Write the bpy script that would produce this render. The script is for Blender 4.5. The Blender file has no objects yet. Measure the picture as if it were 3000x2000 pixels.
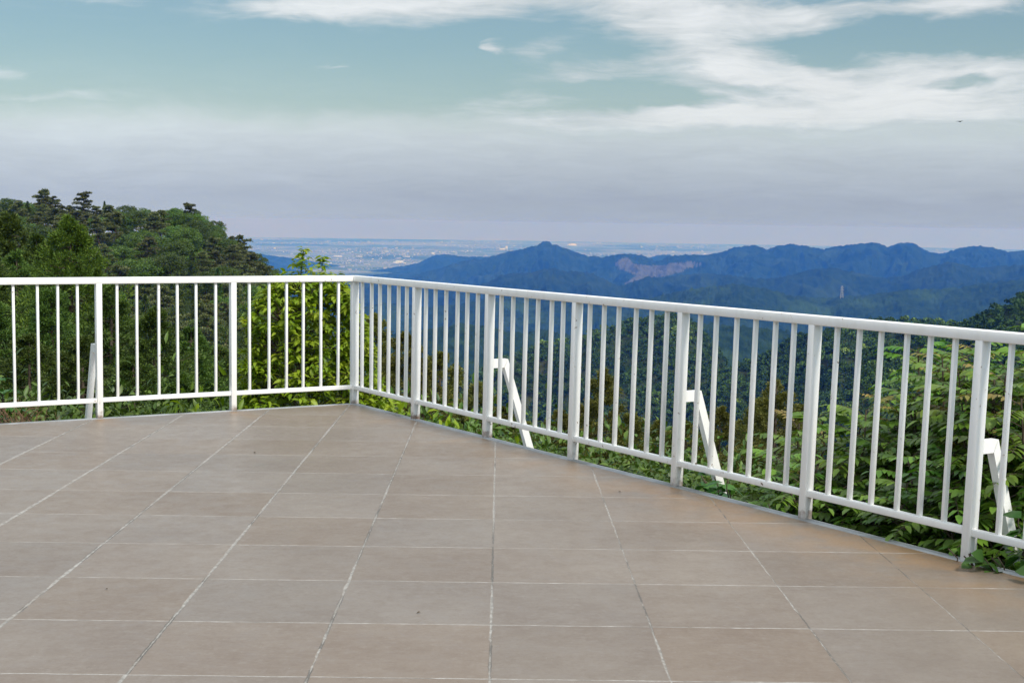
import bpy, math, random
import numpy as np
from mathutils import Matrix, Vector

RS = np.random.RandomState
C = bpy.context.scene.collection
sc = bpy.context.scene

# ------------------------------------------------------------------ camera
H0 = 1.475
FPX, PIT, ROL = 4089.0, 0.0846, 0.0148
cp, sp_, cr, sr = math.cos(PIT), math.sin(PIT), math.cos(ROL), math.sin(ROL)
fwd = np.array([0, cp, -sp_]); dn0 = np.array([0, -sp_, -cp]); rt0 = np.array([1., 0, 0])
RT = cr * rt0 - sr * dn0
DN = sr * rt0 + cr * dn0
cam_d = bpy.data.cameras.new('camera')
cam = bpy.data.objects.new('camera', cam_d); C.objects.link(cam)
cam_d.sensor_width = 36.0; cam_d.lens = FPX / 3000 * 36
cam_d.clip_start = 0.05; cam_d.clip_end = 200000
m = Matrix.Identity(4)
for i in range(3):
    m[i][0] = RT[i]; m[i][1] = -DN[i]; m[i][2] = -fwd[i]
m[2][3] = H0
cam.matrix_world = m
sc.camera = cam

def ray(px, py):
    d = (px - 1500) / FPX * RT + (py - 1000) / FPX * DN + fwd
    return d
def azel(px, py):
    """bearing and slope (rise per metre) of a sight line of the survey"""
    d = ray(px, py); h = math.hypot(d[0], d[1])
    return math.atan2(d[0], d[1]), d[2] / h
def at(px, py, r):
    a, e = azel(px, py)
    return np.array([r * math.sin(a), r * math.cos(a), H0 + r * e])

# ------------------------------------------------------------------ tags
def tag(o, label=None, cat=None, group=None, kind=None):
    if label: o['label'] = label
    if cat: o['category'] = cat
    if group: o['group'] = group
    if kind: o['kind'] = kind
    return o
def empty(name, loc=(0, 0, 0), rz=0, s=1):
    o = bpy.data.objects.new(name, None); C.objects.link(o)
    o.location = loc; o.rotation_euler = (0, 0, rz); o.scale = (s,) * 3 if np.isscalar(s) else s
    o.empty_display_size = .2
    return o
def copy_tree(o, parent=None):
    c = o.copy(); C.objects.link(c)
    if parent: c.parent = parent
    for ch in list(o.children): copy_tree(ch, c)
    return c

# ------------------------------------------------------------------ mesh builder
class MB:
    def __init__(s): s.V = []; s.F = []; s.n = 0; s.A = []
    def add(s, V, F, a=0.0):
        V = np.asarray(V, float).reshape(-1, 3); F = np.asarray(F, int)
        s.V.append(V); s.F.append(F + s.n); s.n += len(V)
        s.A.append(np.broadcast_to(np.asarray(a, float), (len(V),)).copy())
    def box(s, c, ax, ay, az_, bev=0):
        """c centre, half-axis vectors"""
        c, ax, ay, az_ = [np.asarray(q, float) for q in (c, ax, ay, az_)]
        v = [c + i * ax + j * ay + k * az_ for k in (-1, 1) for j in (-1, 1) for i in (-1, 1)]
        s.add(v, [(0, 2, 3, 1), (4, 5, 7, 6), (0, 1, 5, 4), (2, 6, 7, 3), (0, 4, 6, 2), (1, 3, 7, 5)])
    def tube(s, P, R, n=6, a=0.0):
        P = np.asarray(P, float); R = np.asarray(R, float); k = len(P)
        T = np.gradient(P, axis=0); T /= np.linalg.norm(T, axis=1)[:, None] + 1e-12
        ref = np.array([.31, .17, .93]) if abs(T[0][2]) < .85 else np.array([.97, .2, .1])
        U = np.cross(T, ref); U /= np.linalg.norm(U, axis=1)[:, None] + 1e-12
        W = np.cross(T, U)
        t = np.arange(n) * 2 * math.pi / n
        V = P[:, None] + R[:, None, None] * (np.cos(t)[None, :, None] * U[:, None] + np.sin(t)[None, :, None] * W[:, None])
        i = np.arange(k - 1)[:, None] * n; j = np.arange(n)[None]
        j2 = (j + 1) % n
        F = np.stack([i + j, i + j2, i + n + j2, i + n + j], -1).reshape(-1, 4)
        s.add(V.reshape(-1, 3), F, a)
    def build(s, name, mat, parent=None, smooth=False, bevel=0):
        V = np.concatenate(s.V); me = bpy.data.meshes.new(name)
        me.vertices.add(len(V)); me.vertices.foreach_set('co', V.astype(np.float32).ravel())
        cnt = []; idx = []
        for F in s.F:
            idx.append(F.ravel()); cnt.append(np.full(len(F), F.shape[1], np.int32))
        idx = np.concatenate(idx).astype(np.int32); cnt = np.concatenate(cnt)
        me.loops.add(len(idx)); me.loops.foreach_set('vertex_index', idx)
        me.polygons.add(len(cnt))
        me.polygons.foreach_set('loop_start', np.concatenate([[0], np.cumsum(cnt)[:-1]]).astype(np.int32))
        me.polygons.foreach_set('loop_total', cnt)
        if smooth: me.polygons.foreach_set('use_smooth', np.ones(len(cnt), bool))
        A = np.concatenate(s.A)
        if np.any(A):
            at_ = me.attributes.new('tint', 'FLOAT', 'POINT'); at_.data.foreach_set('value', A.astype(np.float32))
        me.update(calc_edges=True)
        me.materials.append(mat)
        o = bpy.data.objects.new(name, me); C.objects.link(o)
        if parent: o.parent = parent
        if bevel:
            b = o.modifiers.new('bevel', 'BEVEL'); b.width = bevel; b.segments = 2; b.limit_method = 'ANGLE'
        return o

def unit(v):
    v = np.asarray(v, float)
    return v / (np.linalg.norm(v, axis=-1, keepdims=True) + 1e-12)
def rnd_dirs(n, rs):
    v = rs.normal(size=(n, 3)); return unit(v)

def quads(mb, P, ax, side, L, W, a=0.0):
    """simple 4-corner leaf: base P, axis ax, side vector, length L, width W; folded diamond of two triangles"""
    n = len(P); L = np.broadcast_to(L, (n,))[:, None]; W = np.broadcast_to(W, (n,))[:, None]
    nr = unit(np.cross(ax, side))
    mid = P + ax * L * .5 + nr * W * .18
    V = np.stack([P, mid + side * W * .5, P + ax * L - nr * L * .05, mid - side * W * .5], 1)
    i = np.arange(n)[:, None] * 4
    F = np.concatenate([i + [0, 1, 2], i + [0, 2, 3]], 0)
    a = np.repeat(np.broadcast_to(np.asarray(a, float), (n,)), 4)
    mb.add(V.reshape(-1, 3), F, a)

def leaves(mb, P, ax, up, L, W, droop=.25, fold=.18, a=0.0):
    """shaped leaf: 8 verts, pointed tip, folded along the midrib and bending down towards the tip"""
    n = len(P); ax = unit(ax); side = unit(np.cross(ax, up)); nr = unit(np.cross(side, ax))
    L = np.broadcast_to(L, (n,))[:, None]; W = np.broadcast_to(W, (n,))[:, None]
    def pt(u, w, z): return P + ax * L * u + side * W * w + nr * (z * L)
    f = fold
    V = np.stack([pt(0, 0, 0), pt(.3, .46, f * .3 - droop * .06), pt(.34, 0, -droop * .1), pt(.3, -.46, f * .3 - droop * .06),
                  pt(.68, .36, f * .22 - droop * .42), pt(.7, 0, -droop * .45), pt(.68, -.36, f * .22 - droop * .42), pt(1, 0, -droop)], 1)
    i = np.arange(n)[:, None] * 8
    F3 = np.concatenate([i + [0, 2, 1], i + [0, 3, 2], i + [4, 5, 7], i + [5, 6, 7]], 0)
    F4 = np.concatenate([i + [1, 2, 5, 4], i + [2, 3, 6, 5]], 0)
    a = np.repeat(np.broadcast_to(np.asarray(a, float), (n,)), 8)
    n0 = mb.n
    mb.add(V.reshape(-1, 3), F3, a)
    mb.F.append(F4 + n0)

# ------------------------------------------------------------------ noise
def _h(ix, iy, s):
    n = (ix.astype(np.int64) * 374761393 + iy.astype(np.int64) * 668265263 + s * 1442695041) & 0x7fffffff
    n = ((n ^ (n >> 13)) * 1274126177) & 0x7fffffff
    return (n ^ (n >> 16)) & 0x7fffffff
def perlin(x, y, s=0):
    x = np.asarray(x, float); y = np.asarray(y, float)
    x0 = np.floor(x); y0 = np.floor(y); fx = x - x0; fy = y - y0
    def g(dx, dy):
        a = _h(x0 + dx, y0 + dy, s) / 0x7fffffff * 2 * math.pi
        return np.cos(a) * (fx - dx) + np.sin(a) * (fy - dy)
    u = fx ** 3 * (fx * (fx * 6 - 15) + 10); v = fy ** 3 * (fy * (fy * 6 - 15) + 10)
    a = g(0, 0) * (1 - u) + g(1, 0) * u; b = g(0, 1) * (1 - u) + g(1, 1) * u
    return (a * (1 - v) + b * v) * 1.4
def fbm(x, y, s=0, o=4, lac=2.03, gain=.5):
    t = 0; a = 1; n = 0
    for k in range(o):
        t = t + a * perlin(x, y, s + k * 17); n += a; a *= gain; x = x * lac + 3.1; y = y * lac + 7.7
    return t / n
def ridged(x, y, s=0, o=4):
    t = 0; a = 1; n = 0
    for k in range(o):
        t = t + a * (1 - np.abs(perlin(x, y, s + k * 13)) * 2); n += a; a *= .5; x = x * 2.1 + 5; y = y * 2.1 + 2
    return t / n

# ------------------------------------------------------------------ node helpers
def new_mat(name):
    mt = bpy.data.materials.new(name); mt.use_nodes = True
    nt = mt.node_tree; nt.nodes.clear()
    return mt, nt
def N(nt, t, **k):
    n = nt.nodes.new(t)
    for q, v in k.items():
        if q == 'inp':
            for a, b in v.items(): n.inputs[a].default_value = b
        else: setattr(n, q, v)
    return n
def lk(nt, a, b): nt.links.new(a, b)
def math_(nt, op, a, b=None, c=None, clamp=False):
    n = nt.nodes.new('ShaderNodeMath'); n.operation = op; n.use_clamp = clamp
    for i, v in enumerate((a, b, c)):
        if v is None: continue
        if isinstance(v, (int, float)): n.inputs[i].default_value = v
        else: nt.links.new(v, n.inputs[i])
    return n.outputs[0]
def mixc(nt, f, a, b, mode='MIX'):
    n = nt.nodes.new('ShaderNodeMix'); n.data_type = 'RGBA'; n.blend_type = mode
    for i, v in ((0, f), (6, a), (7, b)):
        if isinstance(v, (int, float)): n.inputs[i].default_value = v
        elif isinstance(v, (tuple, list)): n.inputs[i].default_value = (*v[:3], 1)
        else: nt.links.new(v, n.inputs[i])
    return n.outputs[2]
def smooth_(nt, v, lo, hi, a=0.0, b=1.0):
    n = nt.nodes.new('ShaderNodeMapRange'); n.interpolation_type = 'SMOOTHSTEP'
    n.inputs[1].default_value = lo; n.inputs[2].default_value = hi; n.inputs[3].default_value = a; n.inputs[4].default_value = b
    nt.links.new(v, n.inputs[0]); return n.outputs[0]
def noise(nt, vec, scale, detail=4, rough=.55, dist=0.0):
    n = nt.nodes.new('ShaderNodeTexNoise'); n.inputs['Scale'].default_value = scale; n.inputs['Detail'].default_value = detail
    n.inputs['Roughness'].default_value = rough; n.inputs['Distortion'].default_value = dist
    if vec is not None: nt.links.new(vec, n.inputs['Vector'])
    return n.outputs[0]
def out(nt, sh):
    o = nt.nodes.new('ShaderNodeOutputMaterial'); nt.links.new(sh, o.inputs[0]); return o

# ------------------------------------------------------------------ materials
def leaf_mat(name, cols, tintcol=None, trans=.3, rough=.45, spec=.35, objvar=.25, tcol=None):
    """cols: list of leaf colours picked per leaf; tintcol = colour of young shoots (attribute tint)"""
    mt, nt = new_mat(name)
    geo = N(nt, 'ShaderNodeNewGeometry'); oi = N(nt, 'ShaderNodeObjectInfo')
    rp = N(nt, 'ShaderNodeValToRGB'); els = rp.color_ramp.elements
    while len(els) < len(cols): els.new(.5)
    for i, c_ in enumerate(cols):
        els[i].position = i / max(1, len(cols) - 1); els[i].color = (*c_, 1)
    lk(nt, geo.outputs['Random Per Island'], rp.inputs[0])
    col = rp.outputs[0]
    if tintcol:
        atn = N(nt, 'ShaderNodeAttribute', attribute_name='tint')
        col = mixc(nt, atn.outputs['Fac'], col, tintcol)
    hsv = N(nt, 'ShaderNodeHueSaturation')
    lk(nt, math_(nt, 'MULTIPLY_ADD', oi.outputs['Random'], objvar, 1 - objvar / 2), hsv.inputs['Value'])
    lk(nt, math_(nt, 'MULTIPLY_ADD', oi.outputs['Random'], .03, .485), hsv.inputs['Hue'])
    lk(nt, col, hsv.inputs['Color']); col = hsv.outputs[0]
    b = N(nt, 'ShaderNodeBsdfPrincipled'); b.inputs['Roughness'].default_value = rough
    b.inputs['Specular IOR Level'].default_value = spec
    lk(nt, col, b.inputs['Base Color'])
    t = N(nt, 'ShaderNodeBsdfTranslucent')
    lk(nt, mixc(nt, 1.0, col, tcol or (1.0, 1.0, .55), 'MULTIPLY'), t.inputs[0])
    mx = N(nt, 'ShaderNodeMixShader'); mx.inputs[0].default_value = trans
    lk(nt, b.outputs[0], mx.inputs[1]); lk(nt, t.outputs[0], mx.inputs[2])
    out(nt, mx.outputs[0]); return mt
def noise_mat(name, c1, c2, scale, rough=.9, c3=None, s3=1, detail=5, bump=0, spec=.2, coord='Object'):
    mt, nt = new_mat(name)
    tc = N(nt, 'ShaderNodeTexCoord').outputs[coord]
    n = noise(nt, tc, scale, detail)
    col = mixc(nt, smooth_(nt, n, .35, .65), c1, c2)
    if c3: col = mixc(nt, smooth_(nt, noise(nt, tc, s3, 3), .5, .68), col, c3)
    b = N(nt, 'ShaderNodeBsdfPrincipled'); b.inputs['Roughness'].default_value = rough; b.inputs['Specular IOR Level'].default_value = spec
    lk(nt, col, b.inputs['Base Color'])
    if bump:
        bp = N(nt, 'ShaderNodeBump'); bp.inputs['Strength'].default_value = .6; bp.inputs['Distance'].default_value = bump
        lk(nt, n, bp.inputs['Height']); lk(nt, bp.outputs[0], b.inputs['Normal'])
    out(nt, b.outputs[0]); return mt

BARK = noise_mat('bark', (.055, .04, .028), (.12, .095, .07), 9, .9, bump=.01)
BARK_RED = noise_mat('pine_bark', (.09, .05, .032), (.17, .105, .07), 3, .9)
TWIG = noise_mat('dry_twig', (.16, .085, .045), (.28, .18, .11), 20, .8)
CONC = noise_mat('concrete', (.25, .265, .28), (.34, .35, .355), 6, .55, (.17, .17, .16), 2.5, bump=.003, spec=.4)
def paint_mat(name, feet):
    mt, nt = new_mat(name)
    tc = N(nt, 'ShaderNodeTexCoord').outputs['Object']
    geo = N(nt, 'ShaderNodeNewGeometry')
    # dirt film, streaked along the height
    mp = N(nt, 'ShaderNodeMapping'); mp.inputs['Scale'].default_value = (9, 9, 2.2); lk(nt, tc, mp.inputs[0])
    film = smooth_(nt, noise(nt, mp.outputs[0], 1.6, 5, .6), .42, .78)
    col = mixc(nt, math_(nt, 'MULTIPLY', film, .24), (.88, .87, .845), (.62, .59, .53))
    # chips and rust
    n1 = noise(nt, tc, 34, 3, .6); n2 = noise(nt, tc, 3.1, 2, .5)
    chip = math_(nt, 'MULTIPLY', smooth_(nt, n1, .675, .71), smooth_(nt, n2, .50, .58))
    halo = math_(nt, 'MULTIPLY', smooth_(nt, n1, .58, .72), smooth_(nt, n2, .48, .60))
    col = mixc(nt, math_(nt, 'MULTIPLY', halo, .35), col, (.50, .33, .19))
    col = mixc(nt, chip, col, (.10, .05, .028))
    # rust creeping up the feet of the posts
    sx = N(nt, 'ShaderNodeSeparateXYZ'); lk(nt, geo.outputs['Position'], sx.inputs[0])
    foot = math_(nt, 'MULTIPLY', smooth_(nt, math_(nt, 'ADD', sx.outputs[2], math_(nt, 'MULTIPLY', n1, -.11)), -.05, .012, 1, 0), smooth_(nt, sx.outputs[2], -.06, -.025))
    if feet: col = mixc(nt, math_(nt, 'MULTIPLY', foot, smooth_(nt, n2, .40, .60, .15, .9)), col, (.17, .09, .05))
    b = N(nt, 'ShaderNodeBsdfPrincipled'); b.inputs['Roughness'].default_value = .38
    lk(nt, col, b.inputs['Base Color'])
    bp = N(nt, 'ShaderNodeBump'); bp.inputs['Strength'].default_value = .25; bp.inputs['Distance'].default_value = .002
    lk(nt, noise(nt, tc, 45, 3), bp.inputs['Height']); lk(nt, bp.outputs[0], b.inputs['Normal'])
    out(nt, b.outputs[0]); return mt
PAINT = paint_mat('white_paint', True); PAINT_BRACE = paint_mat('white_brace_paint', False)

# ------------------------------------------------------------------ terrace
TH = 0.00935; OX, OY, SX, SY = -1.1932, 4.4247, .5892, .6108
A0 = np.array([-1.272, 11.232])
uR = np.array([.5478, -.8366]); uL = np.array([-.8585, -.5128])
nR = np.array([.8366, .5478]); nL = np.array([-.5128, .8585])     # outward
SPC = 1.0125
postsR = [A0 + uR * SPC * i for i in range(0, 10)]
postsL = [A0 + uL * (1.022 * i) for i in range(1, 6)]

def tile_mat():
    mt, nt = new_mat('terrace_tile')
    tc = N(nt, 'ShaderNodeTexCoord').outputs['Object']
    sx = N(nt, 'ShaderNodeSeparateXYZ'); lk(nt, tc, sx.inputs[0])
    wob = N(nt, 'ShaderNodeTexNoise'); wob.inputs['Scale'].default_value = 7; wob.inputs['Detail'].default_value = 5; wob.inputs['Roughness'].default_value = .7
    lk(nt, tc, wob.inputs['Vector'])
    wsep = N(nt, 'ShaderNodeSeparateColor'); lk(nt, wob.outputs[1], wsep.inputs[0])
    def axis(s, size, wv):
        x = math_(nt, 'MULTIPLY_ADD', math_(nt, 'SUBTRACT', wv, .5), .012, s)
        u = math_(nt, 'DIVIDE', x, size)
        fr = math_(nt, 'FRACT', math_(nt, 'ADD', u, .5))
        d = math_(nt, 'MULTIPLY', math_(nt, 'ABSOLUTE', math_(nt, 'SUBTRACT', fr, .5)), size)
        return d, math_(nt, 'FLOOR', u)
    du, iu = axis(sx.outputs[0], SX, wsep.outputs[0])
    dv, iv = axis(sx.outputs[1], SY, wsep.outputs[1])
    cid = N(nt, 'ShaderNodeCombineXYZ'); lk(nt, iu, cid.inputs[0]); lk(nt, iv, cid.inputs[1])
    wn = N(nt, 'ShaderNodeTexWhiteNoise'); wn.noise_dimensions = '2D'; lk(nt, cid.outputs[0], wn.inputs['Vector'])
    wsp = N(nt, 'ShaderNodeSeparateColor'); lk(nt, wn.outputs['Color'], wsp.inputs[0])
    # body colour: warm grey-brown, cloudy, brushed across
    mp = N(nt, 'ShaderNodeMapping'); mp.inputs['Scale'].default_value = (3, 22, 1); lk(nt, tc, mp.inputs[0])
    brush = noise(nt, mp.outputs[0], 2.0, 5, .65)
    cloud = noise(nt, tc, 1.1, 5, .6)
    fine = noise(nt, tc, 60, 4, .7)
    c = mixc(nt, smooth_(nt, cloud, .32, .68), (.166, .123, .092), (.208, .164, .128))
    c = mixc(nt, math_(nt, 'MULTIPLY', smooth_(nt, brush, .35, .7), .30), c, (.225, .18, .138))
    c = mixc(nt, math_(nt, 'MULTIPLY', smooth_(nt, fine, .5, .75), .22), c, (.12, .095, .08))
    mott = noise(nt, tc, 7.5, 6, .68); mott2 = noise(nt, tc, 24, 5, .7)
    c = mixc(nt, math_(nt, 'MULTIPLY', smooth_(nt, mott, .46, .66), .20), c, (.125, .098, .078))
    c = mixc(nt, math_(nt, 'MULTIPLY', smooth_(nt, mott2, .50, .66), .20), c, (.28, .245, .21))
    hs = N(nt, 'ShaderNodeHueSaturation'); lk(nt, c, hs.inputs['Color'])
    lk(nt, math_(nt, 'MULTIPLY_ADD', wsp.outputs[0], .11, .945), hs.inputs['Value'])
    lk(nt, math_(nt, 'MULTIPLY_ADD', wsp.outputs[1], .27, .875), hs.inputs['Saturation'])
    c = hs.outputs[0]
    # pale mineral flecks
    fl = smooth_(nt, noise(nt, tc, 115, 2, .5), .72, .76)
    fl = math_(nt, 'MULTIPLY', fl, smooth_(nt, noise(nt, tc, 3, 2), .42, .6))
    c = mixc(nt, math_(nt, 'MULTIPLY', fl, .75), c, (.44, .42, .39))
    # rust / clay wash along the outer edge and below the posts
    edg = N(nt, 'ShaderNodeAttribute', attribute_name='tint').outputs['Fac']
    stn = math_(nt, 'MULTIPLY', edg, smooth_(nt, noise(nt, tc, 2.3, 5, .65), .34, .58))
    c = mixc(nt, math_(nt, 'MULTIPLY', stn, .70), c, (.29, .165, .072))
    # joints: wide ragged cement between the columns, hair-thin between the rows
    nj = noise(nt, tc, 30, 5, .75); nj2 = noise(nt, tc, .9, 3, .6); nj3 = noise(nt, tc, 11, 5, .72); nj4 = noise(nt, tc, 1.7, 3, .6)
    side = smooth_(nt, sx.outputs[0], -2.8, 3.4, .0078, .0000)
    wU = math_(nt, 'ADD', side, math_(nt, 'MULTIPLY_ADD', nj3, .013, math_(nt, 'MULTIPLY_ADD', nj2, .016, -.0132)))
    jU = smooth_(nt, math_(nt, 'SUBTRACT', du, wU), -.0018, .0022, 1, 0)
    wV = math_(nt, 'MULTIPLY_ADD', nj3, .009, -.0012)
    jV = smooth_(nt, math_(nt, 'SUBTRACT', dv, wV), -.0012, .0016, 1, 0)
    patch = smooth_(nt, nj4, .32, .56, .55, 1.0)
    gcol = mixc(nt, smooth_(nt, nj, .34, .66), (.18, .165, .145), (.37, .35, .32))
    lost = mixc(nt, .28, gcol, c)
    c = mixc(nt, jU, c, mixc(nt, smooth_(nt, nj4, .36, .58), lost, gcol))
    c = mixc(nt, math_(nt, 'MULTIPLY', jV, patch), c, mixc(nt, smooth_(nt, nj, .3, .7), (.24, .22, .195), (.46, .44, .41)))
    # open cracks along one side of a joint
    du2 = math_(nt, 'ABSOLUTE', math_(nt, 'SUBTRACT', math_(nt, 'ABSOLUTE', math_(nt, 'SUBTRACT', du, wU)), .0012))
    crack = math_(nt, 'MULTIPLY', smooth_(nt, du2, .0006, .0022, 1, 0), math_(nt, 'MULTIPLY', smooth_(nt, nj2, .42, .54, 1, 0), smooth_(nt, wsep.outputs[2], .40, .52)))
    crackv = math_(nt, 'MULTIPLY', smooth_(nt, dv, .0006, .0020, 1, 0), smooth_(nt, noise(nt, tc, 1.9, 3, .6), .52, .58))
    crk = math_(nt, 'MAXIMUM', crack, crackv)
    c = mixc(nt, math_(nt, 'MULTIPLY', crk, .7), c, (.07, .062, .052))
    b = N(nt, 'ShaderNodeBsdfPrincipled'); lk(nt, c, b.inputs['Base Color'])
    rg = math_(nt, 'MULTIPLY_ADD', smooth_(nt, mott, .3, .7), .16, .25)
    rg = math_(nt, 'MULTIPLY_ADD', fine, .10, rg)
    rg = math_(nt, 'MULTIPLY_ADD', math_(nt, 'MAXIMUM', jU, jV), .35, rg)
    lk(nt, rg, b.inputs['Roughness']); b.inputs['Specular IOR Level'].default_value = .45
    hgt = math_(nt, 'MULTIPLY_ADD', math_(nt, 'MAXIMUM', jU, jV), -.8, 0.0)
    hgt = math_(nt, 'MULTIPLY_ADD', noise(nt, tc, 1.6, 1, .4), 1.6, math_(nt, 'MULTIPLY_ADD', crk, -1.0, hgt))
    bp = N(nt, 'ShaderNodeBump'); bp.inputs['Strength'].default_value = .55; bp.inputs['Distance'].default_value = .0022
    lk(nt, hgt, bp.inputs['Height']); lk(nt, bp.outputs[0], b.inputs['Normal'])
    out(nt, b.outputs[0]); return mt

def terrace():
    EDGE = .045                                   # width of the bare concrete border inside the post line
    L5 = A0 + uL * 7; R9 = A0 + uR * 11
    # tile sheet: a fine grid clipped to the terrace outline (inside both rail lines)
    ct, st = math.cos(TH), math.sin(TH)
    g = .05
    xs = np.arange(-6.0, 9.0, g); ys = np.arange(-6.0, 8.0, g)
    def inset(p, d): return (np.dot(p - A0, nR) < -d) & (np.dot(p - A0, nL) < -d)
    # build as polygon fan in local frame from outline, subdivided into strips parallel to the right edge
    # parametrise p = A0' + a*uR + b*uL (skew grid follows both edges exactly)
    # A0' is the inset corner
    M = np.array([nR, nL]); Ain = A0 + np.linalg.solve(M, np.array([-EDGE, -EDGE]))
    na, nb = 150, 120
    a = np.linspace(0, 13, na); b = np.linspace(0, 10, nb)
    Aa, Bb = np.meshgrid(a, b, indexing='ij')
    P = Ain + Aa[..., None] * uR + Bb[..., None] * uL
    Lx = (P[..., 0] - OX0) * ct + (P[..., 1] - OY0) * st; Ly = -(P[..., 0] - OX0) * st + (P[..., 1] - OY0) * ct
    # distance from edges and from posts -> stain weight
    dR = -np.tensordot(P - A0, nR, 1); dL = -np.tensordot(P - A0, nL, 1)
    along = np.tensordot(P - A0, uR, 1)
    w = np.exp(-(dR / .42) ** 2) * .75 * np.clip((along - 2.4) / 2, 0, 1) + .20 * np.exp(-(dR / .6) ** 2)
    for q in postsR + postsL:
        nn = nR if np.dot(q - A0, uR) >= -.01 and np.dot(q - A0, nR) > -.05 else nL
        d = P - q; dn_ = -np.tensordot(d, nn, 1); tt = np.array([-nn[1], nn[0]]); dt = np.tensordot(d, tt, 1)
        w = np.maximum(w, .95 * np.exp(-(dt / .085) ** 2) * np.clip(1 - dn_ / .62, 0, 1) * (dn_ > -.05))
    V = np.stack([Lx, Ly, np.zeros_like(Lx)], -1).reshape(-1, 3)
    i = np.arange(na - 1)[:, None] * nb; j = np.arange(nb - 1)[None]
    F = np.stack([i + j, i + j + 1, i + nb + j + 1, i + nb + j], -1).reshape(-1, 4)
    mb = MB(); mb.add(V, F[:, ::-1] if False else F, np.clip(w, 0, 1).ravel())
    o = mb.build('terrace_floor', tile_mat(), smooth=True)
    o.location = (OX0, OY0, 0); o.rotation_euler = (0, 0, TH)
    tag(o, kind='structure')
    # concrete border with rounded nose and the face of the slab below
    rs = RS(3); mb = MB()
    def strip(u, n, length, flip, oth):
        k = 260; t = np.linspace(0, length, k)
        prof = [(-EDGE - .004, -.012), (-EDGE, .001), (-EDGE + .02, .004), (0.0, .004), (.022, .001), (.032, -.006), (.036, -.02), (.036, -.30), (.10, -.32), (.10, -2.6)]
        rows = []
        wv = fbm(t * 1.7, t * 0 + length, 5, 4) * .010
        for q, (dd, z) in enumerate(prof):
            cor = Corner(dd, flip)
            # mitre at the corner: begin where both offsets meet
            start = cor
            p = start + t[:, None] * u + (n * (wv * (1 if q > 1 else 0))[:, None])
            rows.append(np.column_stack([p, np.full(k, z)]))
        V = np.stack(rows, 1); m_ = len(prof)
        i = np.arange(k - 1)[:, None] * m_; j = np.arange(m_ - 1)[None]
        F = np.stack([i + j, i + m_ + j, i + m_ + j + 1, i + j + 1], -1).reshape(-1, 4)
        if flip: F = F[:, ::-1]
        mb.add(V.reshape(-1, 3), F)
    def Corner(d, flip): return A0 + np.linalg.solve(M, np.array([d, d]))
    strip(uR, nR, 13, False, None); strip(uL, nL, 10, True, None)
    o = mb.build('terrace_edge', CONC, smooth=True); tag(o, kind='structure')
OX0, OY0 = OX * math.cos(TH) - OY * math.sin(TH), OX * math.sin(TH) + OY * math.cos(TH)
terrace()

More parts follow.
